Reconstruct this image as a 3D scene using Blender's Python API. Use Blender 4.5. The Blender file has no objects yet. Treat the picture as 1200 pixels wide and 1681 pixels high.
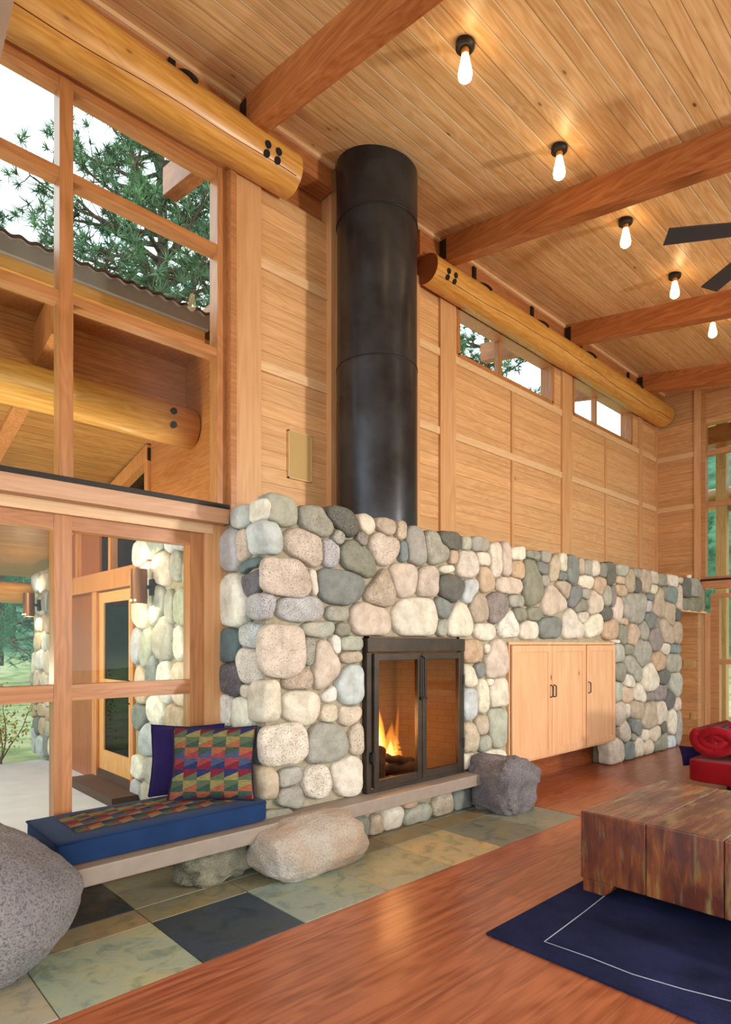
import bpy, bmesh, math, random
from mathutils import Vector, Matrix, noise as mnoise
from math import sin, cos, pi, radians as R
random.seed(7)
SC = bpy.context.scene
COL = SC.collection

# ------------------------------------------------------------------ camera, sky, light, exposure
cam = bpy.data.cameras.new('camera')
cam.sensor_fit = 'HORIZONTAL'; cam.sensor_width = 36
cam.lens = 36 * 1007 / 1200
cam.shift_y = 216.5 / 1200
cam.clip_start = .05; cam.clip_end = 400
camo = bpy.data.objects.new('camera', cam); COL.objects.link(camo)
camo.location = (0, 0, 1.5)
camo.rotation_euler = (R(90), 0, -math.atan2(.682, .7314))
SC.camera = camo
W = bpy.data.worlds.new('sky'); SC.world = W; W.use_nodes = True
bg = W.node_tree.nodes['Background']
bg.inputs[0].default_value = (.86, .94, 1, 1); bg.inputs[1].default_value = 3.5

def area(name, loc, aim, sx, sy, power, col=(1, 1, 1)):
    l = bpy.data.lights.new(name, 'AREA'); l.shape = 'RECTANGLE'; l.size = sx; l.size_y = sy
    l.energy = power; l.color = col
    o = bpy.data.objects.new(name, l); COL.objects.link(o); o.location = loc
    o.rotation_euler = (Vector(aim) - Vector(loc)).to_track_quat('-Z', 'Y').to_euler()
    return o
# area light for an unseen strobe, behind and to the right of the camera: it throws the fan's shadow on the ceiling
area('off_frame_light', (5.9, -3.3, 1.7), (4.6, 2.4, 4.0), .3, .3, 270, (1, .92, .82))
area('off_frame_light', (-1.6, -2.6, 2.2), (3.2, 3.6, 1.8), .8, .8, 60, (1, .96, .9))  # second unseen light, behind and to the left of the camera
# pendant over the seating group: it lays the table's shadow on rug and floor
area('pendant_light', (5.4, -1.3, 3.1), (3.1, 2.3, 0), .25, .25, 95, (1, .93, .84))
SC.view_settings.view_transform = 'Standard'
SC.view_settings.look = 'None'
SC.view_settings.gamma = 1
SC.view_settings.use_curve_mapping = False
SC.view_settings.exposure = -0.1
SC.cycles.max_bounces = 8
SC.cycles.diffuse_bounces = 5
SC.cycles.transparent_max_bounces = 16
SC.cycles.sample_clamp_indirect = 6
SC.cycles.use_denoising = True

# ------------------------------------------------------------------ material helpers
def lin(h, k=1.0):
    h = h.lstrip('#')
    v = [int(h[i:i+2], 16) / 255 for i in (0, 2, 4)]
    v = [(x / 12.92 if x <= .04045 else ((x + .055) / 1.055) ** 2.4) * k for x in v]
    return (v[0], v[1], v[2], 1)

class NT:
    def __init__(s, name, rough=.5, spec=.5, coat=0, metal=0):
        s.m = bpy.data.materials.new(name); s.m.use_nodes = True
        s.t = s.m.node_tree; s.n = s.t.nodes; s.l = s.t.links
        s.b = s.n['Principled BSDF']; s.out = s.n['Material Output']
        s.b.inputs['Roughness'].default_value = rough
        s.b.inputs['Specular IOR Level'].default_value = spec
        s.b.inputs['Coat Weight'].default_value = coat
        s.b.inputs['Coat Roughness'].default_value = .15
        s.b.inputs['Metallic'].default_value = metal
    def put(s, sock, v):
        if hasattr(v, 'is_linked') or hasattr(v, 'links'): s.l.new(v, sock)
        else: sock.default_value = v
    def add(s, kind, **kw):
        n = s.n.new(kind)
        for k, v in kw.items(): setattr(n, k, v)
        return n
    def obj(s): return s.add('ShaderNodeTexCoord').outputs['Object']
    def sep(s, v):
        n = s.add('ShaderNodeSeparateXYZ'); s.l.new(v, n.inputs[0]); return n.outputs
    def comb(s, x, y, z):
        n = s.add('ShaderNodeCombineXYZ')
        for i, v in enumerate((x, y, z)): s.put(n.inputs[i], v)
        return n.outputs[0]
    def ma(s, op, a, b=0.0, c=0.0, clamp=False):
        n = s.add('ShaderNodeMath', operation=op, use_clamp=clamp)
        s.put(n.inputs[0], a); s.put(n.inputs[1], b); s.put(n.inputs[2], c)
        return n.outputs[0]
    def noise(s, v, sc=5, det=3, ro=.5, di=0, col=False):
        n = s.add('ShaderNodeTexNoise')
        if v is not None: s.l.new(v, n.inputs['Vector'])
        n.inputs['Scale'].default_value = sc; n.inputs['Detail'].default_value = det
        n.inputs['Roughness'].default_value = ro; n.inputs['Distortion'].default_value = di
        return n.outputs[1 if col else 0]
    def vor(s, v, sc=5, feat='F1', out='Distance'):
        n = s.add('ShaderNodeTexVoronoi', feature=feat)
        s.l.new(v, n.inputs['Vector']); n.inputs['Scale'].default_value = sc
        return n.outputs[out]
    def white(s, v):
        n = s.add('ShaderNodeTexWhiteNoise', noise_dimensions='1D'); s.l.new(v, n.inputs['W']); return n.outputs[0]
    def white3(s, v):
        n = s.add('ShaderNodeTexWhiteNoise', noise_dimensions='3D'); s.l.new(v, n.inputs['Vector']); return n.outputs
    def ramp(s, f, stops, interp='LINEAR'):
        n = s.add('ShaderNodeValToRGB'); e = n.color_ramp.elements; n.color_ramp.interpolation = interp
        e[0].position, e[0].color = stops[0]; e[1].position, e[1].color = stops[-1]
        for p, c in stops[1:-1]:
            q = e.new(p); q.color = c
        s.l.new(f, n.inputs[0]); return n.outputs[0]
    def mr(s, v, a, b, c=0.0, d=1.0, smooth=False):
        n = s.add('ShaderNodeMapRange'); n.clamp = True
        if smooth: n.interpolation_type = 'SMOOTHSTEP'
        s.l.new(v, n.inputs[0])
        for i, x in enumerate((a, b, c, d)): n.inputs[i+1].default_value = x
        return n.outputs[0]
    def mix(s, f, a, b, mode='MIX'):
        n = s.add('ShaderNodeMix', data_type='RGBA', blend_type=mode)
        s.put(n.inputs[0], f); s.put(n.inputs[6], a); s.put(n.inputs[7], b); return n.outputs[2]
    def color(s, v): s.put(s.b.inputs['Base Color'], v); return s
    def bump(s, h, st=.3, di=.01):
        n = s.add('ShaderNodeBump'); n.inputs['Strength'].default_value = st; n.inputs['Distance'].default_value = di
        s.put(n.inputs['Height'], h); s.l.new(n.outputs[0], s.b.inputs['Normal']); return s
    def attr(s, name):
        n = s.add('ShaderNodeAttribute', attribute_name=name); return n.outputs

def flat(name, h, rough=.5, metal=0, k=1, var=.08, sc=6, spec=.5, bump=0):
    n = NT(name, rough, spec=spec, metal=metal)
    f = n.noise(n.obj(), sc, 4)
    c = lin(h, k)
    lo = tuple(x * (1 - var) for x in c[:3]) + (1,); hi = tuple(x * (1 + var) for x in c[:3]) + (1,)
    n.color(n.ramp(f, [(.3, lo), (.7, hi)]))
    if bump: n.bump(f, bump, .01)
    return n.m

def wood(name, c1, c2, axis='X', waxis='Z', pw=0, groove=.004, knots=.5, rough=.45, jit=.25, gdark=.35,
         grain=1.0, ringw=.12, coat=0, blen=0, off=0.0, pale=None, gb=.5, spec=.5):
    n = NT(name, rough, coat=coat, spec=spec)
    xyz = n.sep(n.obj()); ix = 'XYZ'.index(axis); iw = 'XYZ'.index(waxis); ih = 3 - ix - iw
    g, w, h = xyz[ix], xyz[iw], xyz[ih]
    if pw:
        wp = n.ma('ADD', n.ma('DIVIDE', w, pw), off)
        pid = n.ma('FLOOR', wp)
        fr = n.ma('FRACT', wp)
        r = n.white(pid)
        if blen:
            gs = n.ma('ADD', n.ma('DIVIDE', g, blen), n.ma('MULTIPLY', r, 7.3))
            bid = n.ma('FLOOR', gs); gf = n.ma('FRACT', gs)
            r = n.white(n.ma('ADD', n.ma('MULTIPLY', bid, 13.7), n.ma('MULTIPLY', pid, 3.1)))
        edge = n.ma('MINIMUM', fr, n.ma('SUBTRACT', 1.0, fr))
        gr = n.mr(edge, groove / pw * .4, groove / pw, 0, 1)
        if blen:
            e2 = n.ma('MINIMUM', gf, n.ma('SUBTRACT', 1.0, gf))
            gr = n.ma('MINIMUM', gr, n.mr(e2, .0006, .0015, 0, 1))
        g2 = n.ma('ADD', g, n.ma('MULTIPLY', r, 31.0))
    else:
        r = None; g2 = g; gr = None
    streak = n.noise(n.comb(n.ma('MULTIPLY', g2, 1.3), n.ma('MULTIPLY', w, 38.0), n.ma('MULTIPLY', h, 38.0)), 1, 4, .6)
    base = n.noise(n.comb(n.ma('MULTIPLY', g2, .9), n.ma('MULTIPLY', w, 5.5), n.ma('MULTIPLY', h, 5.5)), 1, 2, .5, .3)
    rings = n.ma('MULTIPLY_ADD', n.ma('SINE', n.ma('MULTIPLY', base, 70.0 * grain)), .5, .5)
    f = n.ma('ADD', n.ma('MULTIPLY', streak, .72), n.ma('MULTIPLY', rings, ringw))
    f = n.ma('ADD', f, n.ma('MULTIPLY', base, .2))
    col = n.ramp(f, [(.36, lin(c2)), (.68, lin(c1))])
    if r is not None:
        v = n.ma('MULTIPLY_ADD', r, jit, 1 - jit / 2)
        col = n.mix(1.0, col, n.comb(v, v, v), 'MULTIPLY')
    if knots:
        kv = n.comb(n.ma('MULTIPLY', g2, 2.2), n.ma('MULTIPLY', w, 5.0), n.ma('MULTIPLY', h, 5.0))
        vd = n.vor(kv, 1.0); vc = n.vor(kv, 1.0, out='Color')
        gate = n.ma('GREATER_THAN', n.sep(vc)[0], 1 - knots)
        kn = n.ma('MULTIPLY', n.mr(vd, .03, .075, 1, 0), gate)
        halo = n.ma('MULTIPLY', n.mr(vd, .07, .26, .35, 0), gate)
        col = n.mix(halo, col, lin(c2, .75)); col = n.mix(kn, col, lin('6b3a1c'))
    if gr is not None:
        if pale:
            sel = n.ma('GREATER_THAN', n.white(n.ma('ADD', pid, .37)), .42)
            pe = n.ma('MULTIPLY', n.mr(fr, groove / pw * 1.0, groove / pw * 3.2, 1, 0), sel)  # V-groove highlight painted as a pale edge on some planks
            col = n.mix(n.ma('MULTIPLY', pe, .85), col, lin(pale))
        col = n.mix(gr, n.mix(1.0, col, (gdark, gdark, gdark, 1), 'MULTIPLY'), col)
        n.bump(gr, .6, .004)
    else:
        n.bump(streak, gb * .2, .004)
    n.color(col)
    return n.m

# ------------------------------------------------------------------ mesh helpers
class M:
    def __init__(s): s.v = []; s.f = []; s.mi = []; s.col = []; s.c = None; s.k = 0
    def _a(s, vs, fs):
        o = len(s.v); s.v += [tuple(p) for p in vs]; s.f += [tuple(i + o for i in f) for f in fs]
        s.mi += [s.k] * len(fs)
        s.col += [s.c or (1, 1, 1, 1)] * len(vs); return s
    def box(s, x0, x1, y0, y1, z0, z1):
        v = [(x0,y0,z0),(x1,y0,z0),(x1,y1,z0),(x0,y1,z0),(x0,y0,z1),(x1,y0,z1),(x1,y1,z1),(x0,y1,z1)]
        return s._a(v, [(3,2,1,0),(4,5,6,7),(0,1,5,4),(1,2,6,5),(2,3,7,6),(3,0,4,7)])
    def hexa(s, b, t):
        return s._a(list(b) + list(t), [(3,2,1,0),(4,5,6,7),(0,1,5,4),(1,2,6,5),(2,3,7,6),(3,0,4,7)])
    def prism(s, pts, ax, a, b):
        # polygon pts in the two other axes, extruded along axis ax from a to b
        def mk(p, q):
            r = list(p); r.insert(ax, q); return tuple(r)
        n = len(pts)
        return s._a([mk(p, a) for p in pts] + [mk(p, b) for p in pts],
                    [tuple(range(n))[::-1], tuple(range(n, 2*n))] + [(i, (i+1) % n, (i+1) % n + n, i + n) for i in range(n)])
    def lathe(s, prof, c=(0,0,0), n=24, axis='Z', ang=2*pi, cap=True):
        vs = []; fs = []
        for r, z in prof:
            for i in range(n):
                a = ang * i / n
                p = {'Z': (r*cos(a), r*sin(a), z), 'X': (z, r*cos(a), r*sin(a)), 'Y': (r*sin(a), z, r*cos(a))}[axis]
                vs.append((p[0]+c[0], p[1]+c[1], p[2]+c[2]))
        m = len(prof)
        for j in range(m-1):
            for i in range(n):
                fs.append((j*n+i, j*n+(i+1) % n, (j+1)*n+(i+1) % n, (j+1)*n+i))
        if cap: fs.append(tuple(range(n))[::-1]); fs.append(tuple(range((m-1)*n, m*n)))
        return s._a(vs, fs)
    def cyl(s, c, r, z0, z1, n=20, axis='Z'): return s.lathe([(r, z0), (r, z1)], c, n, axis)
    def tube(s, pts, rad, n=8):
        pts = [Vector(p) for p in pts]; m = len(pts)
        if not hasattr(rad, '__len__'): rad = [rad] * m
        vs = []; fs = []; up = Vector((.13, .21, .97))
        for j, p in enumerate(pts):
            d = (pts[min(j+1, m-1)] - pts[max(j-1, 0)]).normalized()
            a = d.cross(up)
            if a.length < .1: a = d.cross(Vector((1, 0, 0)))
            a.normalize(); b = d.cross(a).normalized()
            for i in range(n):
                t = 2*pi*i/n; vs.append(p + (a*cos(t) + b*sin(t)) * rad[j])
        for j in range(m-1):
            for i in range(n): fs.append((j*n+i, j*n+(i+1) % n, (j+1)*n+(i+1) % n, (j+1)*n+i))
        fs.append(tuple(range(n))); fs.append(tuple(range((m-1)*n, m*n))[::-1])
        return s._a(vs, fs)
    def grid(s, fn, nu, nv, closed=False):
        vs = [fn(i/(nu-1), j/(nv-1)) for j in range(nv) for i in range(nu)]
        fs = [(j*nu+i, j*nu+i+1, (j+1)*nu+i+1, (j+1)*nu+i) for j in range(nv-1) for i in range(nu-1)]
        return s._a(vs, fs)
    def ball(s, c, rx, ry, rz, nu=20, nv=12, p=1.0, fn=None):
        vs = []; fs = []
        def e(x, p): return math.copysign(abs(x) ** p, x)
        for j in range(nv+1):
            th = -pi/2 + pi*j/nv
            for i in range(nu):
                ph = 2*pi*i/nu
                d = Vector((e(cos(th), p)*e(cos(ph), p), e(cos(th), p)*e(sin(ph), p), e(sin(th), p)))
                q = Vector((d.x*rx, d.y*ry, d.z*rz))
                if fn: q = fn(q, d)
                vs.append((q.x+c[0], q.y+c[1], q.z+c[2]))
        for j in range(nv):
            for i in range(nu): fs.append((j*nu+i, j*nu+(i+1) % nu, (j+1)*nu+(i+1) % nu, (j+1)*nu+i))
        return s._a(vs, fs)

ORG = {}
def obj(name, m, mat, parent=None, smooth=False, bevel=0, seg=2, org=None, sub=0, autos=None):
    if parent is not None: org = ORG[parent.name]
    elif org is None:
        xs = [p[0] for p in m.v]; ys = [p[1] for p in m.v]; zs = [p[2] for p in m.v]
        org = ((min(xs)+max(xs))/2, (min(ys)+max(ys))/2, min(zs))
    me = bpy.data.meshes.new(name)
    me.from_pydata([(p[0]-org[0], p[1]-org[1], p[2]-org[2]) for p in m.v], [], m.f)
    for q in (mat if isinstance(mat, (list, tuple)) else [mat]): me.materials.append(q)
    if any(m.mi): me.polygons.foreach_set('material_index', m.mi)
    if m.c is not None:
        ca = me.color_attributes.new('Col', 'FLOAT_COLOR', 'POINT')
        flatc = [x for c in m.col for x in c]; ca.data.foreach_set('color', flatc)
    me.polygons.foreach_set('use_smooth', [bool(smooth)] * len(me.polygons))
    me.update(); me.validate()
    bm = bmesh.new(); bm.from_mesh(me); bmesh.ops.recalc_face_normals(bm, faces=bm.faces); bm.to_mesh(me); bm.free()
    o = bpy.data.objects.new(name, me); COL.objects.link(o)
    if parent is not None: o.parent = parent
    else: o.location = org
    ORG[o.name] = org
    if sub:
        q = o.modifiers.new('s', 'SUBSURF'); q.levels = q.render_levels = sub
    if bevel:
        q = o.modifiers.new('b', 'BEVEL'); q.width = bevel; q.segments = seg; q.limit_method = 'ANGLE'; q.angle_limit = R(40)
    if autos is not None:
        me.polygons.foreach_set('use_smooth', [True] * len(me.polygons)); me.set_sharp_from_angle(angle=R(autos))
    return o
def tag(o, label=None, cat=None, group=None, kind=None):
    if label: o['label'] = label
    if cat: o['category'] = cat
    if group: o['group'] = group
    if kind: o['kind'] = kind
    return o
def thing(name, loc, label, cat, group=None):
    o = bpy.data.objects.new(name, None); COL.objects.link(o); o.location = loc; o.empty_display_size = .1
    ORG[o.name] = tuple(loc); return tag(o, label, cat, group)
def struct(o): o['kind'] = 'structure'; return o
def copy_tree(o, loc=None, scale=None, rotz=None):
    c = o.copy(); COL.objects.link(c)
    if loc is not None: c.location = loc
    if scale is not None: c.scale = scale if hasattr(scale, '__len__') else (scale,)*3
    if rotz is not None: c.rotation_euler = (0, 0, rotz)
    for ch in list(o.children):
        d = ch.copy(); COL.objects.link(d); d.parent = c
        for g in list(ch.children):
            e = g.copy(); COL.objects.link(e); e.parent = d
    return c
def ceil_z(y): return 4.97 + .18 * y
def fbm(p, sc, o=3, seed=0):
    v = 0; a = 1
    q = Vector(p) * sc + Vector((seed*7.1, seed*3.3, seed*5.7))
    for _ in range(o): v += a * mnoise.noise(q); q = q * 2.03; a *= .5
    return v

# ------------------------------------------------------------------ materials
M_ceil = wood('ceiling_pine', 'e2bd8a', 'c4955c', 'X', 'Y', .135, .004, .75, .38, .22, .5, pale='f0dfb8')
M_wall = wood('wall_fir', 'dcae7e', 'c8945e', 'X', 'Z', .135, .0025, .16, .5, .22, .55)
M_wally = wood('wall_fir_end', 'd2a06c', 'b98350', 'Y', 'Z', .135, .0025, .14, .5, .2, .55)
M_batten = wood('batten_fir', 'e3c096', 'd4ab7e', 'X', 'Z', knots=0, rough=.45)
M_batteny = wood('batten_fir_y', 'dcb68a', 'cba272', 'Y', 'Z', knots=0, rough=.45)
M_post = wood('post_fir', 'd3a374', 'c28f5e', 'Z', 'X', knots=0, rough=.45, grain=.4)
M_sash = wood('sash_fir', 'bd8150', 'a0673a', 'Z', 'X', knots=0, rough=.35)
M_sashx = wood('sash_rail_fir', 'bd8150', 'a0673a', 'X', 'Z', knots=0, rough=.35)
M_sashy = wood('sash_rail_fir_y', 'c08a5c', 'a87246', 'Y', 'Z', knots=0, rough=.35)
M_ledge = wood('ledge_fir', 'c99f80', 'b98b68', 'X', 'Z', knots=0, rough=.45)
M_beam = wood('beam_fir', 'b7733f', '955025', 'Y', 'Z', knots=.1, rough=.4, spec=.4)
M_fascia = wood('blocking_fir', 'b57545', '96562c', 'X', 'Z', knots=.1, rough=.5)
M_log = wood('peeled_log', 'd9a153', 'b97d34', 'X', 'Z', knots=.5, rough=.36, coat=.05)
M_logend = flat('log_end', '8a4a26', .6)
M_floor = wood('floor_fir', 'a6623f', '7d3e22', 'X', 'Y', .19, .0014, .2, .34, .16, .6, coat=.12, blen=4.3, grain=.7, ringw=.16)
M_dark = flat('dark_steel', '1c1816', .5, .3)
M_black = flat('black_hole', '0c0907', .9)
def mk_glass(name, tint='ffffff', gl=.012, rough=.0):
    n = NT(name)
    tr = n.add('ShaderNodeBsdfTransparent'); tr.inputs[0].default_value = lin(tint)
    gs = n.add('ShaderNodeBsdfGlossy'); gs.inputs['Roughness'].default_value = rough
    fr = n.add('ShaderNodeLayerWeight'); fr.inputs[0].default_value = .5
    sch = n.ma('MULTIPLY_ADD', n.ma('POWER', fr.outputs['Facing'], 5.0), .5, gl)
    mx = n.add('ShaderNodeMixShader'); n.l.new(sch, mx.inputs[0])
    n.l.new(tr.outputs[0], mx.inputs[1]); n.l.new(gs.outputs[0], mx.inputs[2]); n.l.new(mx.outputs[0], n.out.inputs[0])
    return n.m
M_glass = mk_glass('window_glass', 'f4faf8')
M_glassd = mk_glass('dark_door_glass', '5a6450')
M_glassf = mk_glass('fire_glass', 'e6dccf')

def mk_stone():
    n = NT('fieldstone', .72, spec=.35)
    a = n.attr('Col'); c = a[0]; sp = a[3]; co = n.obj()
    m1 = n.noise(co, 9, 4, .6); m2 = n.noise(co, 120, 2, .6)
    c1 = n.mix(n.mr(m1, .3, .7), n.mix(1.0, c, (.70, .67, .62, 1), 'MULTIPLY'), n.mix(1.0, c, (1.12, 1.12, 1.10, 1), 'MULTIPLY'))
    pit = n.ma('MULTIPLY', n.mr(m2, .30, .42, 1, 0), sp)
    c2 = n.mix(n.ma('MULTIPLY', pit, .9), c1, n.mix(1.0, c, (.28, .27, .27, 1), 'MULTIPLY'))
    fle = n.ma('MULTIPLY', n.mr(m2, .60, .68, 0, 1), sp)
    c3 = n.mix(n.ma('MULTIPLY', fle, .35), c2, (.75, .72, .65, 1))
    st = n.mr(n.noise(co, 4.5, 3, .6, .5), .58, .72)
    c4 = n.mix(n.ma('MULTIPLY', st, .3), c3, n.mix(1.0, c3, (1.0, .72, .5, 1), 'MULTIPLY'))
    n.color(c4)
    hb = n.ma('SUBTRACT', n.ma('MULTIPLY', m1, 1.2), n.ma('MULTIPLY', pit, .5))
    n.bump(n.ma('ADD', hb, n.ma('MULTIPLY', n.noise(co, 30, 4, .6), .6)), .8, .014); return n.m
M_stone = mk_stone()
M_mortar = flat('mortar', '9d937a', .95, var=.15, sc=25, bump=.6)
def mk_boulder(name, a, b, dark, sc=1.0, pits=.35):
    n = NT(name, .85, spec=.3); co = n.obj()
    m1 = n.noise(co, 3.2*sc, 5, .6); m2 = n.noise(co, 85*sc, 3, .7); m3 = n.noise(co, 150*sc, 2, .6)
    c = n.ramp(m1, [(.36, lin(a)), (.62, lin(b))])
    c = n.mix(n.mr(m2, .38, .5, pits, 0), c, lin(dark)); c = n.mix(n.mr(m3, .6, .7, 0, .35), c, lin('d9d2c6'))
    n.color(c); n.bump(n.ma('ADD', m1, n.ma('ADD', n.ma('MULTIPLY', m2, .6), n.ma('MULTIPLY', m3, .25))), .9, .04); return n.m
M_bg = mk_boulder('boulder_granite', '858287', '9c9896', '545058', 1, .75)
M_bw = mk_boulder('boulder_pale', 'cdc6ba', 'c2a88e', '8a7c6e', 1, .45)
M_bm = mk_boulder('boulder_mossy', '8c8870', 'b0aa92', '57553f', 1.6, .5)
M_bv = mk_boulder('rough_granite', '7b767a', '968f90', '46434a', 1.4, .8)
def mk_slate():
    n = NT('slate', .5, spec=.4); a = n.attr('Col'); c = a[0]; co = n.obj()
    m1 = n.noise(co, 2.3, 5, .6, 1.4); m2 = n.noise(co, 8, 5, .65, .8)
    c1 = n.mix(n.mr(m1, .45, .62, 0, .8), c, n.mix(1.0, c, (1.3, 1.08, .78, 1), 'MULTIPLY'))
    c2 = n.mix(n.mr(m2, .36, .5, .85, 0), c1, n.mix(1.0, c1, (.55, .64, .68, 1), 'MULTIPLY'))
    n.color(c2); n.put(n.b.inputs['Roughness'], n.mr(m2, .3, .7, .3, .6)); n.bump(m2, .35, .01); return n.m
M_slate = mk_slate()
M_conc = flat('hearth_concrete', '8d7f72', .6, var=.08, sc=14, bump=.12)
# ------------------------------------------------------------------ room shell
struct(obj('floor', M().box(-4, 14, -5, 2.63, -.12, 0).box(5.02, 14, 2.63, 6.0, -.12, 0), M_floor, org=(0,0,0)))
def tiles():
    m = M(); m.c = (1,1,1,1)
    xs = [-1.1, -.45, .17, .78, 1.41, 2.01, 2.64, 3.26, 3.83, 4.43, 5.02]
    ys = [2.63, 3.2, 3.42, 3.98, 4.06]
    row0 = ['8f8f84', '93836c', 'a09c88', '98a48f', '34414e', '8a988c', '9a9a80', 'b0a27c', '7c7f70', '84887a', '76807a']
    row2 = ['8f8f84', '7c7c70', '7c7c6a', '2d353c', '8f876c', '858c7c', '7f7a66', '8a7f62', '7c7f70', '84887a']
    row3 = ['80847c', '9aa79c', '9db0a8', '93a7a2', '30383e', '7c7c6a', '80847c', '80847c', '80847c', '80847c']
    row1 = ['7c7c6a', '7e7b66', '8a8268', '8f8468', '7f7c64', '7c7a64', '857c60', '8f8160', '85785a', '7c7c6a']
    for j, row in enumerate((row0[:10], row1, row2, row3)):
        for i in range(10):
            m.c = lin(row[i]); m.col_on = 1
            g = .003
            m.box(xs[i]+g, xs[i+1]-g, ys[j]+g, ys[j+1]-g, -.02, -.001 + .0015*((i*7+j*3) % 3))
    return m
struct(obj('floor', M().box(-4, 5.02, 2.63, 4.4, -.12, -.006), flat('grout', '7a7566', .9), org=(0,0,0)))
FL = bpy.data.objects['floor']
struct(obj('slate_tiles', tiles(), M_slate, parent=FL, bevel=.003))

# sloping pine ceiling
def slab(m, x0, x1, y0, y1, zf, th):
    return m.hexa([(x0,y0,zf(y0)),(x1,y0,zf(y0)),(x1,y1,zf(y1)),(x0,y1,zf(y1))],
                  [(x0,y0,zf(y0)+th),(x1,y0,zf(y0)+th),(x1,y1,zf(y1)+th),(x0,y1,zf(y1)+th)])
ceil = struct(obj('ceiling', slab(M(), -4, 13.2, -5, 5.25, ceil_z, .18), M_ceil, org=(0,0,0)))
# wall above the stonework, with two clerestory openings and the opening of the tall window
WY = 4.27
wall = M()
def wbox(x0, x1, z0, z1): wall.box(x0, x1, WY, WY+.14, z0, z1)
wbox(2.55, 5.38, 2.3, 5.27)
wbox(5.38, 9.79, 2.3, 4.70); wbox(5.38, 9.79, 5.22, 5.27); wbox(7.39, 7.93, 4.70, 5.22); wbox(9.79, 10.76, 2.3, 5.27)
wall.box(9.0, 10.76, WY, WY+.14, 0, 2.3)
struct(obj('wall_back', wall, M_wall, org=(0,0,0)))
# recessed band over the panels up to the ceiling
struct(obj('wall_upper_back', M().prism([(4.41, 5.26), (4.41, 5.76), (4.34, 5.75), (4.34, 5.26)], 0, -4, 10.76), M_fascia, org=(0,0,0)))
struct(obj('trim_1', M().box(-4, 3.48, 4.15, 4.33, 5.50, 5.73).box(4.62, 10.76, 4.15, 4.33, 5.44, 5.73), M_fascia, org=(0,0,0)))
struct(obj('trim_2', M().box(-4, 3.48, 4.125, 4.16, 5.68, 5.715).box(4.3, 10.76, 4.125, 4.16, 5.68, 5.715), M_batten, org=(0,0,0)))
# flat posts and battens over the panelling
pm = M()
for x0, x1 in ((2.55, 2.79), (5.05, 5.31), (7.59, 7.85), (10.02, 10.14)):
    pm.box(x0, x1, WY-.03, WY+.02, 2.3, 5.27)
pm.box(3.50, 3.56, WY-.07, WY+.08, 2.3, 5.74).box(3.56, 3.66, WY-.12, WY+.08, 2.3, 5.74).box(4.62, 4.70, WY-.05, WY+.02, 2.3, 5.27)
for x in (6.40, 8.86): pm.box(x, x+.05, WY-.02, WY+.02, 2.3, 4.66)
pm.box(10.70, 10.76, WY-.03, WY+.02, 2.3, 5.27)
struct(obj('trim_3', pm, M_post, org=(0,0,0)))
bt = M()
for z in (4.62, 3.78):
    for x0, x1 in ((2.79, 3.50), (4.70, 5.05), (5.31, 7.59), (7.85, 10.02), (10.14, 10.70)):
        bt.box(x0, x1, WY-.022, WY+.02, z-.04, z+.04)
struct(obj('trim_4', bt, M_batten, org=(0,0,0)))

# end wall
EX = 10.76
struct(obj('wall_end', M().box(EX, EX+.16, 3.61, 4.41, 0, 5.75).box(EX, EX+.16, -5, 3.61, 5.05, 5.72), M_wally, org=(0,0,0)))
et = M()
for z in (4.60, 3.75): et.box(EX-.02, EX+.02, 3.61, WY, z-.04, z+.04)
struct(obj('trim_5', et, M_batteny, org=(0,0,0)))
struct(obj('trim_6', M().box(EX-.03, EX+.17, 3.56, 3.66, 2.5, 5.7).box(EX-.02, EX+.01, 3.50, 3.56, 0, 2.4)
    .box(EX-.03, EX+.02, 3.42, 3.50, 0, 2.0), M_post, org=(0,0,0)))
# windows in the end wall
def end_window(name, z0, z1, bars, y0=1.0, y1=3.56, stile=.07):
    fr = M()
    fr.box(EX-.02, EX+.10, y1-stile, y1, z0, z1); fr.box(EX-.02, EX+.10, y0, y0+stile, z0, z1)
    fr.box(EX-.018, EX+.098, y0+stile, y1-stile, z1-.06, z1); fr.box(EX-.018, EX+.098, y0+stile, y1-stile, z0, z0+.06)
    fr.box(EX-.016, EX+.096, 2.30, 2.40, z0+.06, z1-.06)
    for z in bars: fr.box(EX-.01, EX+.09, y0+stile, y1-stile, z-.04, z+.04)
    w = struct(obj(name, fr, M_sashy, org=(0,0,0)))
    obj('glass_pane', M().box(EX+.04, EX+.046, y0+.02, y1-.02, z0+.02, z1-.02), M_glass, parent=w)
end_window('window_5', 2.52, 5.6, (3.74, 4.57))
end_window('window_6', .02, 2.3, (1.22,), y1=3.42, stile=.13)
struct(obj('trim_7', M().box(EX-.12, EX+.1, -2, 3.52, 2.38, 2.5), M_sashy, org=(0,0,0)))
struct(obj('trim_8', M().box(EX-.13, EX+.1, -2, 3.53, 2.5, 2.53), M_dark, org=(0,0,0)))

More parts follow.
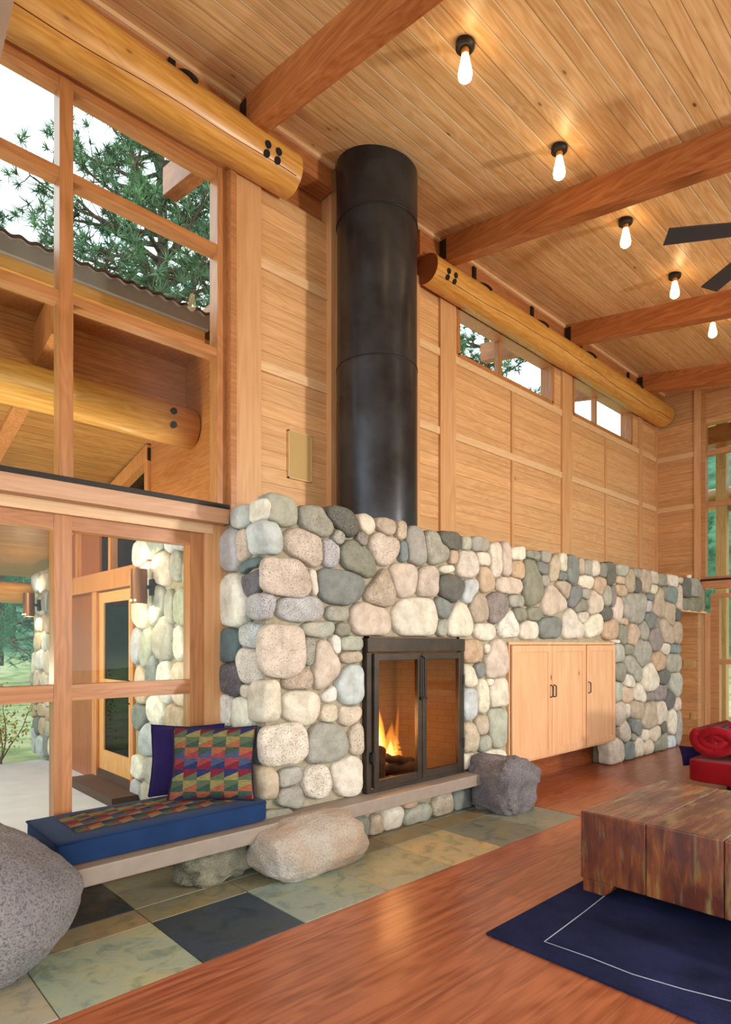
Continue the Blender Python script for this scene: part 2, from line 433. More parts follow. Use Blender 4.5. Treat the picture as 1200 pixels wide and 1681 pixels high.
# tall window over the ledge, left of the panelling
def big_window(name, xs, z0, z1, bars, y, fw, dep, railmat, stmat, gl=.06, top=.06, bot=.06):
    fr = M(); rl = M()
    for x0, x1 in xs: fr.box(x0, x1, y, y+dep, z0, z1)
    a, b = xs[0][0], xs[-1][1]
    rl.box(a+.01, b-.01, y+.004, y+dep-.004, z1-top, z1); rl.box(a+.01, b-.01, y+.004, y+dep-.004, z0, z0+bot)
    for z0_, z1_ in bars: rl.box(a+.01, b-.01, y+.004, y+dep-.004, z0_, z1_)
    w = struct(obj(name, fr, stmat, org=(0,0,0)))
    struct(obj('window_rail', rl, railmat, parent=w))
    for i in range(len(xs)-1):
        zs = [z0+bot] + [q for br in bars for q in br] + [z1-top]
        for k in range(0, len(zs), 2):
            obj('glass_pane', M().box(xs[i][1]-.01, xs[i+1][0]+.01, y+gl, y+gl+.006, zs[k]-.01, zs[k+1]+.01), M_glass, parent=w)
    return w
big_window('window_1', [(-1.30, -1.20), (-.05, .05), (1.27, 1.355), (2.42, 2.50)], 2.47, 5.23,
           [(3.75, 3.81), (4.56, 4.62)], 4.29, 0, .12, M_sashx, M_sash, top=.07, bot=.03)
struct(obj('trim_9', M().box(-3.6, 2.55, 4.22, 4.40, 5.23, 5.30).box(2.50, 2.55, 4.22, 4.4, 2.47, 5.23).box(-3.6,-1.3,4.29,4.4,0,5.3), M_sashx, org=(0,0,0)))
# lower window, set forward over the bench
big_window('window_2', [(-1.30, -1.18), (-.10, .03), (1.17, 1.275), (2.07, 2.18)], .02, 2.30,
           [(1.145, 1.245)], 4.06, 0, .10, M_sashx, M_sash, top=.09, bot=.1)
struct(obj('trim_10', M().box(2.18, 2.235, 4.04, 4.2, 0, 2.30).box(2.235, 2.34, 4.02, 4.3, 0, 2.37), M_post, org=(0,0,0)))
struct(obj('trim_11', M().box(-3.6, 2.235, 4.03, 4.2, 2.30, 2.37), M_batten, org=(0,0,0)))
struct(obj('trim_12', M().box(-3.6, 2.31, 3.93, 4.30, 2.37, 2.475), M_ledge, org=(0,0,0)))
struct(obj('trim_13', M().box(-3.6, 2.31, 3.915, 4.30, 2.475, 2.505), M_dark, org=(0,0,0)))
struct(obj('wall_left', M().box(-3.6, -1.3, 4.1, 4.3, 0, 2.3).box(2.235, 2.5, 4.2, 4.4, 0, 2.47), M_wall, org=(0,0,0)))

# clerestory windows high in the panelling
def clere(name, x0, x1, xm):
    z0, z1 = 4.70, 5.22; m = M()
    m.box(x0-.02, x0+.03, WY-.01, WY+.165, z0, z1).box(x1-.03, x1+.02, WY-.01, WY+.165, z0, z1)
    m.box(x0, x1, WY-.01, WY+.165, z1-.02, z1+.03).box(x0, x1, WY-.01, WY+.165, z0-.03, z0+.02)
    m.box(xm-.03, xm+.03, WY+.10, WY+.165, z0, z1)
    w = struct(obj(name, m, M_sash, org=(0,0,0)))
    for a, b in ((x0, xm), (xm, x1)):
        obj('glass_pane', M().box(a+.02, b-.02, WY+.15, WY+.156, z0, z1), M_glass, parent=w)
clere('window_3', 5.38, 7.39, 6.33)
clere('window_4', 7.93, 9.79, 8.80)

# ------------------------------------------------------------------ rafters and logs
beam_lab = ['first rafter from the left, meeting the log beside the flue', 'second rafter, passing right of the dark flue pipe',
            'third rafter from the left, above the first high windows', 'last rafter, right above the top of the end wall']
for i, x in enumerate((2.53, 4.91, 7.46, 9.69)):
    t = thing('ceiling_beam', (x+.07, 4.1, ceil_z(4.1)-.26), 'orange fir ceiling beam, ' + beam_lab[i], 'beam', 'rafters under the pine ceiling')
    obj('beam_timber', slab(M(), x, x+.14, -4.5, 5.5, lambda y: ceil_z(y)-.26, .262), M_beam, parent=t, bevel=.006)
    b = M().box(x-.007, x+.147, 4.05, 4.13, 5.47, 5.67)
    obj('steel_connector', b, M_dark, parent=t)
def log_thing(x0, x1, r0, r1, lab, holes, z0, z1, cx, seed):
    t = thing('log_beam', ((x0+x1)/2, 4.12, (z0+z1)/2), lab, 'log beam')
    m = M(); N = 60; n = 28; vs = []; fs = []
    for j in range(N+1):
        s = j / N; x = x0 + (x1-x0)*s; r = r0 + (r1-r0)*s; z = z0 + (z1-z0)*s
        for i in range(n):
            a = 2*pi*i/n
            rr = r * (1 + .035*fbm((x*.7, cos(a), sin(a)), 1.2, 3, seed))
            vs.append((x, 4.12 + rr*cos(a), z + rr*sin(a)))
    for j in range(N):
        for i in range(n): fs.append((j*n+i, j*n+(i+1) % n, (j+1)*n+(i+1) % n, (j+1)*n+i))
    m._a(vs, fs); m.k = 1
    m._a(vs[:n], [tuple(range(n))]); m._a(vs[-n:], [tuple(range(n))[::-1]])
    body = obj('log_body', m, [M_log, M_logend], parent=t, autos=50)
    # drying crack along the log
    c = []
    for j in range(50):
        s = j/49; x = x0+.05 + (x1-x0-.1)*s; r = r0+(r1-r0)*s; z = z0+(z1-z0)*s
        a = R(200 + cx) + .12*sin(x*1.3+seed) + .03*sin(x*6)
        rr = r*(1 + .035*fbm((x*.7, cos(a), sin(a)), 1.2, 3, seed)) - .003
        c.append((x, 4.12+rr*cos(a), z+rr*sin(a)))
    obj('drying_crack', M().tube(c, .0045, 5), flat('crack', '5e3312', .9), parent=t)
    for hx, ha in holes:
        s = (hx-x0)/(x1-x0); r = r0+(r1-r0)*s; z = z0+(z1-z0)*s; a = R(ha)
        d = Vector((0, cos(a), sin(a))); p = Vector((hx, 4.12, z)) + d*r
        h = M().tube([p-d*.03, p+d*.008], .027, 14)
        obj('bolt_hole', h, M_black, parent=t)
    return t
log_thing(-1.2, 3.0, .235, .168, 'golden peeled log over the tall window, ending left of the flue', [(2.66, 188), (2.76, 188), (2.66, 208), (2.76, 208)], 5.36, 5.35, 22, 1)
log_thing(4.69, 10.66, .148, .185, 'golden peeled log running right of the flue over the high windows', [(4.86, 188), (4.97, 188), (4.86, 210), (4.97, 210)], 5.30, 5.32, 14, 2)
# black steel straps where the roof framing sits on the logs
lab_s = ['over the middle of the tall window', 'first to the right of the second rafter', 'second to the right of the second rafter',
         'just right of the third rafter', 'just left of the last rafter']
for i, x in enumerate((1.97, 5.50, 6.67, 7.89, 9.37)):
    if x < 3: r_, zc, ztop = .235 - .067*(x+1.2)/4.2, 5.355, 5.66
    else: r_, zc, ztop = .148 + .037*(x-4.69)/5.97, 5.30 + .02*(x-4.69)/5.97, 5.66
    m = M().box(x-.025, x+.025, 4.125, 4.152, zc+r_, ztop)
    m.tube([(x + .09*k/8, 4.12 + (r_+.006)*cos(R(92+8*k)), zc + (r_+.006)*sin(R(92+8*k))) for k in range(9)], .02, 8)
    tag(obj('steel_strap', m, M_dark), 'dark steel strap on the log, ' + lab_s[i], 'bracket', 'steel straps along the logs')
# slanting brace at the far upper left
tag(obj('diagonal_brace', M().prism([(.52, 3.05), (.84, 4.77), (.99, 5.6), (.70, 5.6), (.24, 3.05)], 1, 3.80, 3.88), flat('brace_grey', '9b8474', .6)),
    'grey brown slanting board cut off by the upper left corner', 'brace')

# ------------------------------------------------------------------ stonework
FRONT_STONES = '''2.428 2.409 0.158 0.093 a8ab99 1 -;2.614 1.745 0.202 0.087 b0b1b8 6 -;2.75 2.383 0.167 0.118 a19f92 4 150,117,102,102,110,112,105,105,112,131,170,167,150,144,121,108,100,92,91,96,110,140,172,178;3.013 2.425 0.171 0.118 65655e 6 147,128,107,97,95,93,92,97,111,126,155,180,149,112,93,84,82,85,93,110,138,140,153,149;2.959 2.292 0.056 0.054 a19f92 7 -;2.65 2.188 0.169 0.135 cdbba6 6 151,153,149,131,124,122,117,120,133,152,174,179,175,158,128,114,109,109,115,131,153,177,168,161;2.887 2.164 0.078 0.109 b0b1b8 9 80,84,95,101,96,99,107,105,112,105,86,77,74,77,84,94,115,108,107,111,99,95,89,81;3.163 2.146 0.18 0.139 8b8b78 3 162,138,128,118,111,112,120,133,162,180,180,177,174,160,140,119,110,110,112,120,139,180,200,197;2.725 1.946 0.041 0.102 d8cfba 1 34,34,37,43,56,90,87,87,93,59,42,35,31,30,32,36,46,69,99,107,69,49,40,36;2.987 1.93 0.237 0.136 7c837f 1 230,251,198,149,126,116,115,121,136,168,225,229,224,216,194,163,149,135,131,137,149,163,194,208;2.954 1.723 0.104 0.056 a19f92 4 -;2.773 1.607 0.168 0.059 a8ab99 3 143,166,109,75,60,53,50,52,57,69,94,133,166,154,97,75,65,60,60,65,74,83,102,122;3.004 1.607 0.066 0.052 8b8b78 2 -;2.678 1.45 0.054 0.097 a19f92 7 -;2.839 1.345 0.13 0.188 cdbba6 2 133,120,116,121,135,162,178,175,159,129,108,100,99,105,121,146,190,180,151,129,126,131,144,142;2.932 1.496 0.047 0.067 dedccf 2 -;3.094 1.505 0.127 0.055 a8ab99 4 -;3.103 1.399 0.111 0.041 b9a68a 4 -;2.598 1.251 0.138 0.083 b9a68a 8 122,113,111,102,95,96,84,78,78,84,96,114,140,141,115,96,79,71,68,71,79,97,129,126;3.093 1.188 0.135 0.147 b4bec2 1 123,128,142,156,165,152,149,141,137,142,139,142,146,140,144,147,142,146,146,148,163,151,139,128;2.879 1.125 0.075 0.064 dedccf 2 61,65,74,72,76,65,53,47,46,47,52,64,78,76,79,66,59,56,55,53,55,62,68,62;2.621 1.053 0.163 0.126 d8cfba 2 158,161,158,139,125,115,114,120,138,155,173,165,159,156,143,128,124,124,131,142,140,148,153,161;2.869 0.989 0.075 0.062 cdbba6 4 -;3.075 0.962 0.12 0.078 cdbba6 4 120,121,123,87,71,64,62,64,72,88,126,118,108,107,103,89,84,85,78,76,79,89,96,105;2.851 0.769 0.19 0.146 a19f92 2 193,182,165,161,154,145,147,160,171,179,184,188,188,199,203,168,141,129,128,135,154,187,213,205;3.148 0.768 0.081 0.132 cdbba6 8 68,71,79,90,103,130,122,108,103,91,85,86,84,80,82,90,107,107,115,120,125,96,79,71;3.059 0.503 0.146 0.13 d8cfba 2 134,139,157,158,149,146,138,141,154,173,177,153,144,142,136,141,148,142,146,162,169,183,152,137;2.517 0.574 0.106 0.065 a19f92 3 -;2.764 0.506 0.131 0.12 d8cfba 9 127,120,121,125,119,122,120,121,131,143,133,132,129,129,132,117,112,114,118,123,137,145,134,133;2.525 0.436 0.104 0.076 a19f92 2 -;3.243 2.43 0.103 0.082 d8cfba 2 101,91,88,78,72,70,74,78,80,88,106,102,89,85,77,72,73,79,83,81,86,91,89,93;3.46 2.441 0.123 0.075 b9a68a 5 113,109,108,84,71,66,66,68,71,80,100,130,113,106,87,75,71,71,76,77,81,93,99,102;3.635 2.423 0.05 0.074 b9a68a 5 -;3.199 2.309 0.054 0.054 8f837d 8 -;3.439 2.258 0.174 0.133 cdbba6 6 168,169,171,136,113,111,118,127,133,149,147,155,161,158,146,137,137,133,129,134,127,126,135,148;3.661 2.259 0.047 0.087 7a8d8e 3 -;3.817 2.317 0.125 0.163 a19f92 2 102,100,106,121,153,166,162,162,161,163,129,113,108,110,120,143,151,146,151,158,167,182,134,112;4.072 2.328 0.166 0.147 a19f92 5 170,159,125,109,108,115,132,144,157,186,163,138,127,125,131,149,155,139,135,129,129,139,163,168;4.268 2.41 0.157 0.075 65655e 5 -;4.492 2.417 0.067 0.058 a8ab99 2 -;4.701 2.429 0.132 0.065 a19f92 3 -;4.308 2.283 0.056 0.068 c8a988 3 -;4.518 2.227 0.158 0.12 d8cfba 4 158,168,163,146,140,127,119,120,130,153,146,146,151,168,172,163,134,119,113,116,128,139,149,160;4.753 2.303 0.11 0.066 d8cfba 2 -;4.949 2.317 0.11 0.166 d8cfba 4 87,88,97,114,152,169,153,149,156,146,133,97,81,82,92,112,151,155,170,166,167,130,103,91;4.222 2.16 0.113 0.043 d8cfba 2 106,99,81,53,42,36,34,35,38,44,59,76,101,99,77,56,47,43,40,38,39,43,51,68;3.677 2.032 0.153 0.139 cdbba6 1 141,148,157,169,140,127,124,130,137,151,181,157,143,134,132,139,158,147,144,141,140,149,151,141;3.968 2.034 0.142 0.135 cdbba6 4 131,142,153,164,153,133,126,127,138,133,129,130,135,151,159,167,140,128,126,133,138,137,138,129;3.409 1.923 0.178 0.156 b9a68a 7 137,127,128,142,175,184,157,123,107,101,102,119,156,190,179,151,132,125,126,129,136,156,159,155;4.27 1.995 0.17 0.135 65655e 2 173,174,177,142,125,120,122,125,129,143,175,168,167,156,153,148,139,141,130,127,133,144,145,155;4.546 1.993 0.123 0.114 b4bec2 1 109,119,133,155,119,102,95,95,102,117,96,86,86,104,139,145,127,121,117,94,83,80,82,90;4.794 2.107 0.121 0.135 c8a988 2 128,112,100,97,100,112,125,130,146,144,118,106,102,106,118,126,120,124,115,113,120,137,139,129;5.199 2.075 0.217 0.081 cdbba6 3 -;4.17 1.819 0.108 0.09 7c837f 3 -;3.301 1.685 0.217 0.128 cdbba6 1 210,197,181,145,129,120,121,130,151,175,210,206,208,194,195,158,134,123,120,121,132,157,210,223;3.835 1.722 0.287 0.155 d8cfba 1 274,279,257,226,182,162,155,160,169,192,242,264,295,293,255,203,171,157,155,163,176,206,251,266;4.156 1.638 0.062 0.069 a8ab99 3 -;4.405 1.699 0.185 0.156 d8cfba 1 173,153,145,148,162,165,176,167,152,144,141,148,168,189,200,185,149,131,125,128,140,169,196,186;4.69 1.825 0.137 0.142 b9a68a 3 129,117,114,120,129,135,152,142,133,134,133,129,135,131,125,129,142,129,123,125,137,164,144,137;4.983 1.86 0.186 0.155 8f837d 5 173,179,199,186,154,140,137,139,138,148,171,177,162,159,169,194,177,163,156,137,129,131,143,171;4.783 1.62 0.159 0.075 d8cfba 1 -;5.137 2.319 0.073 0.155 cdbba6 2 -;5.346 2.414 0.126 0.07 d8cfba 2 121,122,134,109,82,69,64,63,67,77,99,132,125,127,138,99,79,70,67,69,76,85,102,127;5.341 2.249 0.12 0.083 c8a47c 6 -;5.618 2.423 0.145 0.041 8b8b78 3 -;5.861 2.425 0.086 0.058 a19f92 2 -;5.795 2.3 0.127 0.061 7c837f 3 -;5.599 2.126 0.174 0.255 8b8b78 2 188,186,190,183,189,211,239,269,275,196,162,151,151,162,189,213,255,239,220,212,215,224,202,196;5.831 2.17 0.079 0.058 a19f92 4 -;6.034 2.32 0.121 0.148 b9a68a 1 101,110,131,141,152,160,134,122,119,122,107,101,103,108,118,140,169,145,135,134,125,107,100,99;6.223 2.396 0.086 0.097 d8cfba 1 -;6.197 2.25 0.085 0.047 7c837f 3 -;6.426 2.332 0.117 0.147 7c837f 3 -;6.635 2.384 0.064 0.094 b9a68a 2 -;6.788 2.387 0.088 0.085 a19f92 2 -;6.968 2.395 0.107 0.087 d8cfba 5 -;7.162 2.389 0.087 0.081 8b8b78 2 -;7.355 2.353 0.106 0.127 65655e 4 -;6.746 2.224 0.175 0.074 d8cfba 1 -;7.085 2.197 0.164 0.106 c8a988 2 -;6.26 2.109 0.184 0.107 b9a68a 2 128,135,117,95,84,81,83,86,92,108,141,213,128,96,81,75,73,75,82,100,138,142,141,129;6.013 1.955 0.254 0.171 cdbba6 0 277,200,165,149,145,151,163,176,189,180,184,202,209,213,233,200,177,147,132,127,131,146,179,253;6.483 2.045 0.16 0.131 7c837f 2 145,156,182,189,143,122,113,113,121,139,180,161,156,161,180,156,145,135,129,132,146,149,142,145;6.737 2.079 0.095 0.064 a19f92 3 -;6.63 1.933 0.157 0.098 8b8b78 2 -;6.965 1.987 0.176 0.159 cdbba6 1 173,170,171,146,135,134,143,161,155,160,156,144,143,152,174,207,156,132,122,121,129,149,159,184;7.266 2.097 0.113 0.122 a8ab99 2 -;5.304 1.932 0.147 0.061 a19f92 1 -;5.369 1.794 0.127 0.074 8b8b78 1 -;5.648 1.81 0.152 0.07 8b8b78 1 -;5.18 1.686 0.184 0.135 dedccf 9 170,155,152,150,146,153,145,144,144,136,138,150,168,194,179,164,135,120,114,117,129,155,185,174;5.533 1.65 0.183 0.087 d8cfba 1 -;5.954 1.674 0.249 0.111 7c837f 1 228,244,199,162,129,113,107,109,120,143,190,234,242,234,202,155,125,111,106,109,120,145,200,229;6.426 1.7 0.248 0.161 d8cfba 3 229,178,154,145,146,158,185,188,204,195,195,201,200,213,245,188,151,134,129,132,146,177,245,259;6.665 1.823 0.137 0.077 d8cfba 3 -;6.93 1.718 0.242 0.144 d8cfba 2 204,249,228,203,153,129,119,118,125,144,167,199,220,217,229,201,153,131,122,121,130,150,175,182;7.266 1.852 0.129 0.093 65655e 6 -;7.358 1.691 0.205 0.123 c8a47c 5 -;7.712 2.43 0.166 0.066 a8ab99 3 -;7.649 2.306 0.104 0.046 c8a988 2 -;7.906 2.309 0.135 0.141 b9a68a 2 -;8.126 2.428 0.122 0.056 a19f92 2 -;8.145 2.261 0.103 0.088 65655e 1 -;8.396 2.339 0.167 0.143 b9a68a 2 -;8.676 2.404 0.133 0.084 cdbba6 3 -;8.949 2.399 0.161 0.077 8b8b78 2 -;9.337 2.404 0.205 0.084 d8cfba 2 -;9.637 2.439 0.095 0.045 cdbba6 2 -;9.869 2.335 0.185 0.138 65655e 3 -;10.198 2.351 0.194 0.136 a19f92 2 -;9.843 2.096 0.135 0.101 8b8b78 2 -;10.227 2.108 0.273 0.118 8b8b78 2 -;7.668 2.173 0.156 0.065 c8a988 3 -;7.437 2.088 0.075 0.128 8f837d 2 -;7.556 1.934 0.127 0.152 cdbba6 1 -;7.727 2.057 0.061 0.039 a19f92 2 -;8.06 1.979 0.371 0.191 a19f92 2 308,355,383,259,206,182,173,177,194,232,271,314,359,372,299,254,213,195,192,202,230,275,266,276;8.656 2.252 0.153 0.067 d8cfba 3 -;8.563 2.143 0.121 0.046 7c837f 2 -;8.83 2.063 0.159 0.208 b9a68a 3 181,187,184,182,195,225,221,225,219,171,149,141,164,216,255,206,183,176,180,189,204,239,209,187;9.012 2.218 0.076 0.09 8b8b78 2 -;9.291 2.216 0.204 0.127 7a8d8e 2 -;9.589 2.201 0.095 0.18 cdbba6 3 -;8.483 2.007 0.08 0.078 b0b1b8 2 -;9.201 1.932 0.178 0.17 b9a68a 2 -;9.507 1.92 0.105 0.089 65655e 4 -;8.564 1.815 0.161 0.108 7c837f 2 -;9.111 1.672 0.253 0.182 b9a68a 1 198,183,167,146,139,141,153,182,218,275,233,213,210,199,172,161,161,157,153,160,181,225,304,231;9.485 1.669 0.151 0.161 b9a68a 2 -;7.754 1.787 0.105 0.046 c8a988 2 -;7.702 1.62 0.122 0.12 8b8b78 1 -;7.996 1.617 0.193 0.159 c8a988 3 197,188,176,159,141,135,138,152,152,150,157,170,169,179,185,157,145,144,153,155,140,136,142,159;8.336 1.659 0.126 0.134 a19f92 2 -;8.718 1.567 0.196 0.143 8f837d 2 -;8.282 1.382 0.24 0.19 a19f92 9 -;9.067 1.427 0.131 0.082 d8cfba 3 -;9.405 1.425 0.207 0.066 7a8d8e 2 -;7.574 1.374 0.162 0.126 a8ab99 1 -;7.87 1.426 0.135 0.067 8b8b78 1 -;7.505 1.53 0.109 0.023 d8cfba 1 -;8.016 1.175 0.267 0.174 a19f92 2 215,177,155,135,126,127,138,162,198,244,292,269,225,180,150,131,123,125,136,161,195,252,285,282;7.6 1.152 0.171 0.134 8b8b78 1 -;7.888 1.018 0.135 0.098 d8cfba 1 -;8.545 1.031 0.282 0.195 d8cfba 1 230,199,187,188,202,205,206,222,228,248,251,238,241,262,226,212,198,180,175,183,206,255,283,296;8.844 1.258 0.221 0.115 c8a47c 4 -;9.339 1.231 0.273 0.128 a19f92 2 -;9.025 1.027 0.174 0.103 65655e 2 -;9.405 0.897 0.207 0.168 a8ab99 1 -;7.547 0.895 0.119 0.148 a8ab99 1 -;7.808 0.854 0.16 0.109 c8a988 2 -;8.193 0.837 0.199 0.141 d8cfba 2 170,133,116,109,110,119,128,147,179,164,162,171,195,173,135,117,109,103,104,113,133,177,207,200;8.564 0.782 0.141 0.062 8f837d 6 -;8.896 0.814 0.191 0.107 8f837d 4 -;9.234 0.704 0.168 0.14 65655e 8 -;9.496 0.616 0.117 0.089 cdbba6 2 -;7.591 0.626 0.162 0.164 cdbba6 3 -;7.842 0.645 0.071 0.082 d8cfba 2 -;8.119 0.637 0.206 0.112 b9a68a 4 -;8.529 0.518 0.23 0.19 b9a68a 5 212,203,208,219,199,194,202,195,189,197,202,201,216,238,245,206,190,176,168,173,191,230,225,233;8.896 0.533 0.17 0.166 cdbba6 3 -;8.08 0.411 0.213 0.135 7c837f 5 171,154,111,92,83,81,85,95,118,171,239,181,154,138,107,92,86,87,94,110,144,188,209,182;7.763 0.381 0.176 0.147 d8cfba 3 150,150,128,119,119,127,147,144,139,144,161,167,152,149,134,120,117,121,135,142,143,155,173,156;7.496 0.402 0.084 0.061 8f837d 1 -;8.375 0.275 0.127 0.074 d8cfba 2 -;8.728 0.251 0.166 0.114 cdbba6 2 -;8.991 0.324 0.119 0.086 65655e 2 -;9.294 0.37 0.181 0.189 d8cfba 3 149,157,178,171,177,196,181,180,192,181,163,158,165,185,176,162,159,168,180,185,205,197,165,151;9.542 0.259 0.094 0.246 a19f92 3 -;8.005 0.28 0.073 0.055 8b8b78 2 -;8.165 0.132 0.16 0.124 d8cfba 7 -;8.484 0.099 0.159 0.099 cdbba6 2 -;8.876 0.109 0.212 0.115 8b8b78 2 -;9.267 0.083 0.135 0.092 b4bec2 2 -;7.482 0.146 0.276 0.174 d8cfba 2 241,223,219,188,176,177,183,183,197,230,230,225,237,269,232,191,172,156,152,159,180,224,264,258;7.906 0.118 0.153 0.118 7a8d8e 3 -;4.583 1.434 0.16 0.104 c8a47c 4 149,157,144,135,116,104,101,104,116,137,157,160,143,138,143,143,118,107,104,108,121,134,151,152;4.528 1.202 0.127 0.111 d8cfba 4 115,100,93,94,93,93,100,116,124,141,134,114,106,106,104,99,100,104,99,102,112,136,139,132;4.704 1.253 0.071 0.071 7c837f 2 -;4.809 1.451 0.044 0.043 d8cfba 3 -;4.967 1.346 0.181 0.184 cdbba6 1 161,167,186,214,207,194,184,187,173,170,169,167,177,191,198,222,195,173,166,170,181,210,186,167;4.533 0.948 0.127 0.153 b4bec2 1 130,141,143,146,157,143,140,147,166,175,139,122,115,117,128,153,165,152,150,153,152,157,137,129;4.742 1.003 0.081 0.166 d8cfba 5 -;4.858 1.135 0.054 0.035 d8cfba 2 -;5.003 1.02 0.142 0.144 d8cfba 1 129,132,146,177,163,148,145,143,134,135,145,157,147,147,158,179,147,133,129,134,151,186,151,134;4.988 0.69 0.147 0.197 a8ab99 0 128,133,150,185,206,188,184,193,203,200,178,151,140,138,142,152,178,202,199,210,240,177,146,132;4.543 0.638 0.151 0.145 b9a68a 4 158,155,139,133,138,136,136,146,170,190,153,137,131,135,149,171,146,136,136,145,155,174,160,153;4.728 0.739 0.095 0.1 b9a68a 3 -;4.781 0.559 0.101 0.075 a19f92 1 -;4.521 0.43 0.122 0.069 d8cfba 3 -;4.899 0.358 0.237 0.125 d8cfba 3 -;4.922 0.116 0.214 0.102 a19f92 3 -;3.165 0.089 0.101 0.079 8b8b78 4 -;3.355 0.057 0.07 0.088 b9a68a 3 -;3.538 0.088 0.133 0.086 d8cfba 2 -;3.824 0.041 0.174 0.097 a8ab99 2 -;4.166 0.059 0.128 0.112 b9a68a 7 -;4.449 0.067 0.138 0.099 7c837f 1 -;3.738 0.167 0.081 0.025 c8a47c 2 -;2.948 0.082 0.103 0.079 a19f92 3 -;2.747 0.077 0.097 0.081 b9a68a 3 -;2.548 0.079 0.091 0.078 8b8b78 3 -;2.368 0.089 0.079 0.086 a19f92 3 -;4.69 0.07 0.085 0.108 a19f92 3 -'''
CORNER_STONES = '''2.441 3.651 2.102 2.343 b4bec2 0;2.683 3.493 1.828 2.094 cdbba6 5;2.386 3.651 1.651 1.842 b0b1b8 8;2.639 3.515 1.263 1.643 cdbba6 4;2.441 3.644 0.96 1.267 d8cfba 2;2.655 3.515 0.662 0.956 d8cfba 7;2.406 3.675 0.438 0.678 b9a68a 2;2.518 3.471 0.219 0.389 8b8b78 2'''
SIDE_STONES = '''3.777 2.395 0.118 0.071 b4bec2 1 -;3.558 2.401 0.101 0.074 dedccf 1 -;3.923 2.181 0.115 0.152 b0b1b8 1 110,115,130,162,150,146,153,147,149,163,130,114,108,110,120,144,167,152,148,145,152,150,124,113;3.743 2.194 0.084 0.1 cdbba6 5 -;3.659 2.048 0.16 0.061 557178 1 126,76,57,49,45,45,45,45,50,60,82,145,152,70,45,35,30,28,29,33,40,57,111,140;3.622 1.917 0.135 0.102 605f68 5 125,143,117,91,79,74,74,80,94,124,136,128,129,109,99,96,98,91,91,98,115,109,108,116;3.879 1.803 0.171 0.192 dedccf 2 157,164,179,212,207,201,192,193,175,171,165,165,178,182,196,212,187,179,183,186,191,210,176,160;3.663 1.734 0.035 0.078 7a8d8e 1 -;3.93 1.487 0.111 0.128 557178 2 -;3.65 1.557 0.128 0.082 b4bec2 8 -;3.662 1.341 0.167 0.128 dedccf 9 155,163,172,162,152,129,120,119,127,131,134,148,157,169,178,165,139,124,120,124,129,129,138,157;3.905 1.243 0.127 0.121 605f68 9 -;3.703 1.167 0.059 0.049 d8cfba 1 -;3.968 1.015 0.082 0.117 dedccf 8 -;3.778 1.006 0.15 0.107 dedccf 1 -;3.58 0.792 0.087 0.127 557178 1 -;3.955 0.779 0.095 0.111 a19f92 2 -;3.764 0.804 0.097 0.088 dedccf 2 -;3.939 0.567 0.111 0.095 b4bec2 2 -;3.743 0.606 0.084 0.1 a8ab99 2 -'''
def parse(t):
    out = []
    for r in t.split(';'):
        q = r.split(); e = [float(x) for x in q[:4]] + [q[4], float(q[5])]
        e.append([float(x)/1000 for x in q[6].split(',')] if len(q) > 6 and q[6] != '-' else None); out.append(e)
    return out
def smooth_poly(r):
    for _ in range(1): r = [(r[k-1] + 2*r[k] + r[(k+1) % len(r)])/4 for k in range(len(r))]
    return r
def norm(s, x, z):
    dx, dz = x-s[0], z-s[1]
    r = s[6] if len(s) > 6 else None
    if r is None: return sup(dx, dz, s[2], s[3], 2.6)
    a = (math.atan2(dz, dx) / (2*pi)) % 1 * len(r); i = int(a) % len(r); f = a - int(a)
    return math.hypot(dx, dz) / (r[i]*(1-f) + r[(i+1) % len(r)]*f) * 1.02
FS = parse(FRONT_STONES); CS = [[float(x) for x in r.split()[:4]] + [r.split()[4], float(r.split()[5])] for r in CORNER_STONES.split(';')]; SS = parse(SIDE_STONES)
def sup(dx, dz, rx, rz, p): return ((abs(dx)/rx)**p + (abs(dz)/rz)**p) ** (1/p)
def stone_dome(m, cx, cz, outline, depth, place, base, seed, col):
    """outline: points in the wall plane; place(a, z, out) gives the 3-D point"""
    n = len(outline); m.c = col; vs = []; fs = []
    prof = [(1.0, -.10), (1.0, 0.0), (.99, .30), (.955, .62), (.88, .85), (.70, .965), (.38, 1.0)]
    for s, d in prof:
        for a, z in outline:
            x = cx + (a-cx)*s; y = cz + (z-cz)*s
            o = d*depth if d > 0 else d
            o += (.012*fbm((x, y, seed), 6, 2) if d > .5 else 0)
            vs.append(place(x, y, base + o))
    vs.append(place(cx, cz, base + depth*1.01 + .01*fbm((cx, cz, seed), 6, 2)))
    k = len(prof)
    for j in range(k-1):
        for i in range(n): fs.append((j*n+i, j*n+(i+1) % n, (j+1)*n+(i+1) % n, (j+1)*n+i))
    for i in range(n): fs.append(((k-1)*n+i, (k-1)*n+(i+1) % n, k*n))
    m._a(vs, fs)
